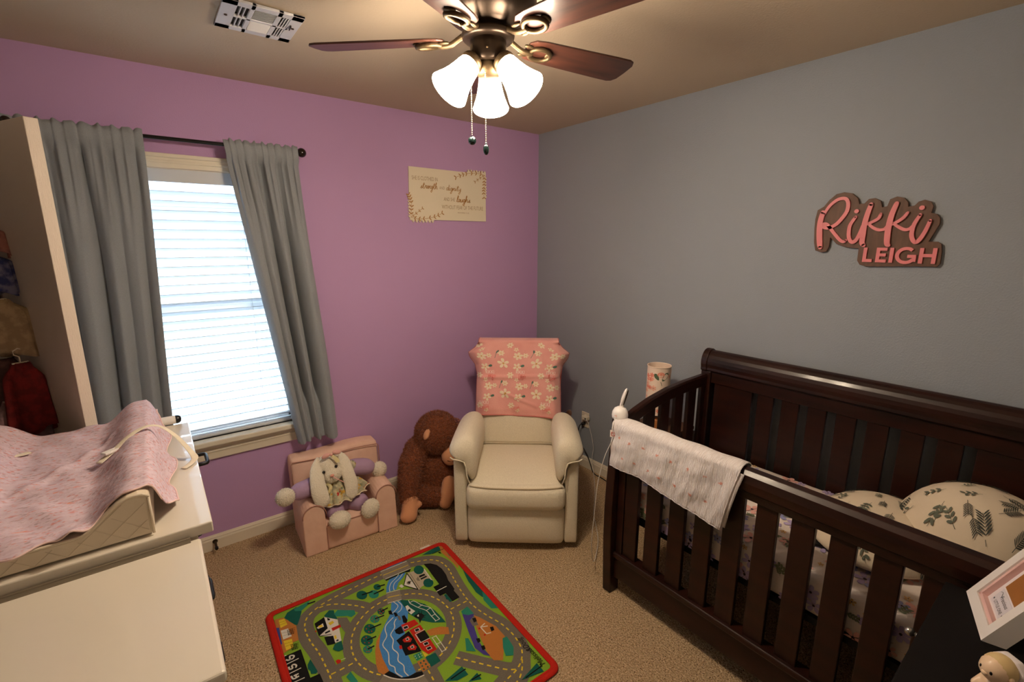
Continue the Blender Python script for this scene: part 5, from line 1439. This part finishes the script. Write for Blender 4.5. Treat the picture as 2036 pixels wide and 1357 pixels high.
# circle lawn
MB().add([(x, y, LZ0 + .0004) for x, y in ringp(CR - .034)[:-1]], [tuple(range(64))]).build('lawn_print', RM['green'], rug)
b = MB()
def dashes(pts, wd, on, off, z):
    P = [V((x, y)) for x, y in pts]; acc = 0; cur = [P[0]]; on_ = True; need = on
    for p, q in zip(P, P[1:]):
        d = (q - p).length; pos = 0
        while d - pos > need:
            pos += need; m = p.lerp(q, pos / d)
            if on_:
                cur.append(m); vs, fs = stroke2d(cur, wd, None, z)
                if inside(cur[0]) and inside(m): b.add(vs, fs)
            cur = [m]; on_ = not on_; need = on if on_ else off
        need -= d - pos; cur.append(q)
for a in RUG_DASH: dashes(smooth2(pairs(a)), .006, .018, .015, LZ0 + .0005)
dashes(ringp(CR), .006, .018, .015, LZ0 + .0005)
for e in extra: dashes(smooth2(e), .006, .018, .015, LZ0 + .0005)
b.build('lane_dashes', RM['yellow'], rug)['kind'] = 'stuff'
def clampin(p): return (min(max(p[0], .024), RW - .024), max(min(p[1], -.024), -RH + .024))
names = list(RC); groups = {}
for i, (c, a) in enumerate(RUG_POLY):
    pts = [clampin(p) for p in pairs(a)]
    g = groups.setdefault(('river_print' if c == 'blue' else 'tree_print' if c in ('darkgreen', 'teal') else 'town_print'), MB())
    g.cur = names.index(c); g.add([(x, y, LZ0 + .0006 + i * .000008) for x, y in pts], [tuple(range(len(pts)))])
for i, (c, wd, a) in enumerate(RUG_LINE):
    pts = [clampin(p) for p in pairs(a)]
    if len(pts) > 2: pts = smooth2(pts, 4)
    g = groups.setdefault('line_print', MB()); g.cur = names.index(c)
    vs, fs = stroke2d(pts, wd / 1000 * .8, None, LZ0 + .0019 + i * .000004); g.add(vs, fs)
for n_, g in groups.items(): g.build(n_, [RM[k] for k in names], rug)['kind'] = 'stuff'
vs, fs = text_mesh('Melissa&Doug', .034, 0, 'LEFT', .82, .35)
MB().add(vs, fs, Matrix.Translation((.868, -.945, LZ0 + .0026)) @ Matrix.Rotation(rad(92), 4, 'Z')).build('maker_lettering', RM['black'], rug)
MB().b2((.775, .0, .004), (.83, .02, .006)).build('care_tag', mat('tag_paper', (226, 214, 196), .8), rug)

# ================================================================ wall signs
qs_ = thing('quote_sign', 'white wooden quote sign with gold script and leaf sprays', 'wall sign', (-.78, 0, 1.96))
Mq = Matrix.Translation((0, -.012, 0)) @ Matrix.Rotation(rad(90), 4, 'X')   # local x right, y up, z towards the room
sgm = mat('sign_white', (232, 220, 196), .6); gold = mat('sign_gold', (176, 124, 58), .5); sgy = mat('sign_taupe', (176, 148, 112), .6)
QW, QH = .288, .160
out = [(-QW, QH), (QW - .15, QH - .002)]
for i in range(7):
    x = QW - .145 + i * .022; out += [(x, QH + .004), (x + .005, QH + .016 + .003 * (i % 2)), (x + .011, QH + .018), (x + .016, QH + .006)]
out += [(QW + .004, QH - .004)]
for i in range(8):
    y = QH - .02 - i * .018; out += [(QW + .001, y), (QW + .009, y - .004), (QW + .008, y - .012), (QW, y - .015)]
out += [(QW, -QH), (-QW + .17, -QH)]
for i in range(7):
    x = -QW + .165 - i * .023; out += [(x, -QH - .003), (x - .004, -QH - .015 - .003 * (i % 2)), (x - .012, -QH - .018), (x - .018, -QH - .006)]
out += [(-QW - .008, -QH - .002)]
for i in range(8):
    y = -QH + .012 + i * .018; out += [(-QW - .004, y), (-QW - .013, y + .003), (-QW - .014, y + .011), (-QW - .005, y + .015)]
MB().prism(out, .010, Mq @ Matrix.Translation((0, 0, -.011))).build('board', sgm, qs_, bevel=.0015)
MB().prism([(x * .985, y * .985) for x, y in out], .004, Mq @ Matrix.Translation((0, 0, -.012))).build('backing', mat('sign_brown', (110, 74, 44), .6), qs_)
def q_text(s, x, y, size, m, sx=1., shear=0, name='lettering'):
    vs, fs = text_mesh(s, size, 0, 'LEFT', sx, shear)
    w_ = max(v[0] for v in vs) - min(v[0] for v in vs)
    return vs, fs, w_
def q_line(s, x0, x1, y, size, m, shear=0, tilt_=0, name='lettering'):
    vs, fs, w_ = q_text(s, 0, 0, size, m, 1, shear); k = (x1 - x0) / w_
    MB().add([(v[0] * k, v[1], 0) for v in vs], fs, Mq @ Matrix.Translation((x0, y, .0004)) @ Matrix.Rotation(tilt_, 4, 'Z')).build(name, m, qs_)
q_line('SHE IS CLOTHED IN', -.272, -.09, .083, .034, sgy)
SCR = dict(s=(.55, [(0, 0), (.35, .9), (.3, .5), (.45, .15), (.2, 0), (.55, .15)]), t=(.6, [(0, .1), (.3, 1.9), (.25, .3), (.45, 0), (.6, .2)], [(.05, 1.3), (.6, 1.4)]), r=(.6, [(0, .1), (.2, 1), (.25, .75), (.5, .95), (.45, .2), (.65, .1)]),
  e=(.5, [(0, .2), (.4, .6), (.3, 1), (.1, .6), (.2, .1), (.55, .15)]), n=(.7, [(0, 0), (.1, .95), (.1, .1), (.35, .95), (.5, .8), (.5, .1), (.7, .15)]), g=(.6, [(.5, .85), (.2, .95), (.05, .4), (.25, .05), (.5, .8), (.45, -.6), (.25, -1.1), (.1, -.7), (.6, .15)]),
  h=(.75, [(0, 0), (.25, 1.9), (.1, 1.9), (.08, .1), (.3, .95), (.5, .7), (.5, .1), (.75, .2)]), d=(.7, [(.45, .85), (.15, .9), (.02, .35), (.2, .05), (.45, .6), (.6, 2), (.5, .2), (.75, .15)]), i=(.35, [(0, .1), (.12, .95), (.12, .15), (.35, .15)], [(.14, 1.35), (.18, 1.5)]),
  y=(.6, [(0, .9), (.08, .3), (.3, .15), (.5, .95), (.45, -.6), (.2, -1.1), (.1, -.7), (.65, .2)]), l=(.4, [(0, .1), (.35, 1.7), (.2, 2), (.1, 1), (.12, .15), (.4, .15)]), a=(.6, [(.45, .85), (.15, .95), (.02, .4), (.2, .05), (.45, .85), (.45, .15), (.65, .15)]), u=(.6, [(0, .9), (.05, .2), (.25, .05), (.45, .9), (.45, .15), (.65, .15)]))
def q_script(word, x0, x1, y, xh, wd=.0035):
    tot = sum(SCR[c][0] for c in word); k = (x1 - x0) / tot; x = x0; b = MB(); n = 0
    for c in word:
        for st in SCR[c][1:]:
            pts = smooth2([(x + px * k + py * xh * .18, y + py * xh) for px, py in st], 5)
            vs, fs = stroke2d(pts, wd, None, .0005 + .00002 * n); b.add(vs, fs, Mq); n += 1
        x += SCR[c][0] * k
    b.build('script_lettering', gold, qs_)['kind'] = 'stuff'
q_script('strength', -.214, -.092, .034, .019)
q_line('AND', -.078, -.039, .036, .026, sgy)
q_script('dignity', -.027, .084, .032, .018)
q_line('AND SHE', -.048, .037, -.035, .032, sgy)
q_script('laughs', .049, .158, -.038, .020, .0046)
q_line('WITHOUT FEAR OF THE FUTURE', -.064, .262, -.086, .036, sgy)
q_line('PROVERBS 31:25', .056, .145, -.112, .013, sgy)
def spray(pts, name, leaf=.020, n=7, side=(1, -1), fill=False):
    P = [(x / 1000, y / 1000) for x, y in pts]; sp = smooth2(P, 6); b = MB()
    vs, fs = stroke2d(sp, .0022, None, .0005); b.add(vs, fs)
    for k in range(1, n + 1):
        i = int((len(sp) - 2) * k / n); p, q = V(sp[i]), V(sp[min(i + 1, len(sp) - 1)]); t = (q - p).normalized(); a = math.atan2(t.y, t.x)
        for sg in side:
            an = a + sg * .85; L_ = leaf
            pts2 = [(p.x + (L_ * (.5 - .5 * math.cos(u))) * math.cos(an) - L_ * .17 * math.sin(u) * math.sin(an), p.y + (L_ * (.5 - .5 * math.cos(u))) * math.sin(an) + L_ * .17 * math.sin(u) * math.cos(an)) for u in [2 * PI * j / 9 for j in range(9)]]
            b.add([(x, y, .0005) for x, y in pts2], [tuple(range(9))])
    b.v = [tuple(Mq @ V(p)) for p in b.v]
    b.build(name, gold, qs_)
spray([(280, 150), (215, 158), (145, 152), (95, 138), (45, 118)], 'leaf_spray')
spray([(280, 150), (276, 112), (274, 76), (270, 42), (272, 0)], 'leaf_spray')
spray([(280, 150), (240, 128), (196, 100)], 'leaf_spray', .014, 4)
spray([(-287, -146), (-284, -104), (-280, -64), (-288, -30), (-297, -10)], 'leaf_spray')
spray([(-287, -146), (-234, -156), (-170, -150), (-105, -135), (-61, -114)], 'leaf_spray')
spray([(-285, -146), (-246, -119), (-202, -88)], 'leaf_spray', .014, 4)
# name sign
ns = thing('name_sign', 'wooden name sign with raised pink Rikki Leigh letters above the crib', 'name sign', (0, -2.16, 1.70))
Mn = Matrix(((0, 0, -1, 0), (-1, 0, 0, 0), (0, 1, 0, 0), (0, 0, 0, 1)))
walnut = mat('sign_walnut', (108, 76, 58), .55, var=(9, .3, .7), rgb2=(84, 58, 44), stretch=(6, 6, 1)); npink = mat('sign_pink', (228, 130, 134), .45)
MB().prism([(x / 1000, y / 1000) for x, y in NAME_BACK], .014, Mn @ Matrix.Translation((0, 0, .002))).build('backboard', walnut, ns, bevel=.001)
ltr = ['letter', 'letter', 'letter', 'letter', 'letter', 'letter', 'letter', 'letter', 'letter', 'letter']
NAMEG = [[0, 1], [2], [3, 4, 5], [6, 7, 8], [9]]; DOTG = {1: 0, 4: 1}
for gi, ids in enumerate(NAMEG):
    b = MB()
    for i in ids:
        wd, a = NAME_STROKES[i]; pts = smooth2([(x / 1000, y / 1000) for x, y in a], 6); n = len(pts)
        ws = [wd / 1000 * (.92 + .4 * math.sin(PI * min(1, k / (n - 1) * 1.0)) ** .5) for k in range(n)]
        vs, fs = stroke2d(pts, ws, .016 + .0002 * i, .024 + .0002 * i); b.add(vs, fs, Mn)
        for p in (pts[0], pts[-1]): b.prism(circ(wd / 2000 * .92, 12, p[0], p[1]), .008, Mn @ Matrix.Translation((0, 0, .016 + .0002 * i)))
    if gi in DOTG:
        x, y = NAME_DOTS[DOTG[gi]]; b.prism(circ(.0085, 16, x / 1000, y / 1000), .008, Mn @ Matrix.Translation((0, 0, .016)))
    b.build('script_letter', npink, ns)
SW = .0125
arc = [(.031 + .028 * math.cos(rad(a)), .030 + .0275 * math.sin(rad(a))) for a in range(48, 336, 12)]
BLK = [(-.026, [[(.00625, .060), (.00625, 0)], [(0, .00625), (.034, .00625)]]),
       (.0195, [[(.00625, .060), (.00625, 0)], [(0, .00625), (.036, .00625)], [(0, .0305), (.033, .0305)], [(0, .0538), (.036, .0538)]]),
       (.0645, [[(.00625, .060), (.00625, 0)]]),
       (.0865, [arc, [(.0575, .006), (.0575, .028)], [(.036, .027), (.0636, .027)]]),
       (.1585, [[(.00625, .060), (.00625, 0)], [(.0455, .060), (.0455, 0)], [(0, .031), (.05, .031)]])]
for x0, strokes in BLK:
    b = MB()
    for i, st in enumerate(strokes):
        vs, fs = stroke2d(st, SW, .016, .0235 + .00015 * i); b.add(vs, fs, Mn @ Matrix.Translation((x0, -.122, 0)))
    b.build('block_letter', npink, ns)

# ================================================================ outside the window
gnd = tag(MB().b2((-14, .3, -.35), (10, 22, -.3)).build('ground_outside', mat('patio', (165, 168, 164), .9)), 'pale paved yard outside the window', 'yard', kind='structure')
fc = thing('garden_fence', 'pale board fence across the yard outside the window', 'fence', (0, 6.5, -.3))
fm_ = mat('fence_wood', (176, 166, 150), .9); f0 = None
for k in range(34):
    x = -8 + k * .3
    if f0 is None: f0 = bx('board', (-.14, -.012, 0), (.14, .012, 1.8), fm_, fc); f0.location = (x, 0, 0)
    else: copy_obj(f0, fc, (x, 0, 0))
for z in (.3, 1.5): bx('fence_rail', (-8.2, .012, z), (2.2, .06, z + .09), fm_, fc)
nh = thing('neighbour_house', 'pale neighbouring house beyond the yard fence', 'house', (-2.2, 11, -.3))
bx('house_wall', (-4.5, 0, 0), (5, 5, 2.8), mat('siding', (196, 200, 204), .9), nh)
MB().loft([[V((x, -.5, 2.75)), V((x, 2.5, 4.6)), V((x, 5.5, 2.75))] for x in (-5, 5.5)]).build('house_roof', mat('shingle_grey', (120, 122, 126), .9), nh)
for x in (-3, -.6, 2.2):
    f_ = bx('window_frame', (x - .5, -.04, .9), (x + .5, .0, 2.1), vinyl, nh); bx('window_pane', (x - .44, -.05, .96), (x + .44, -.035, 2.04), mat('pane_dark', (120, 136, 150), .2), f_, bevel=0)
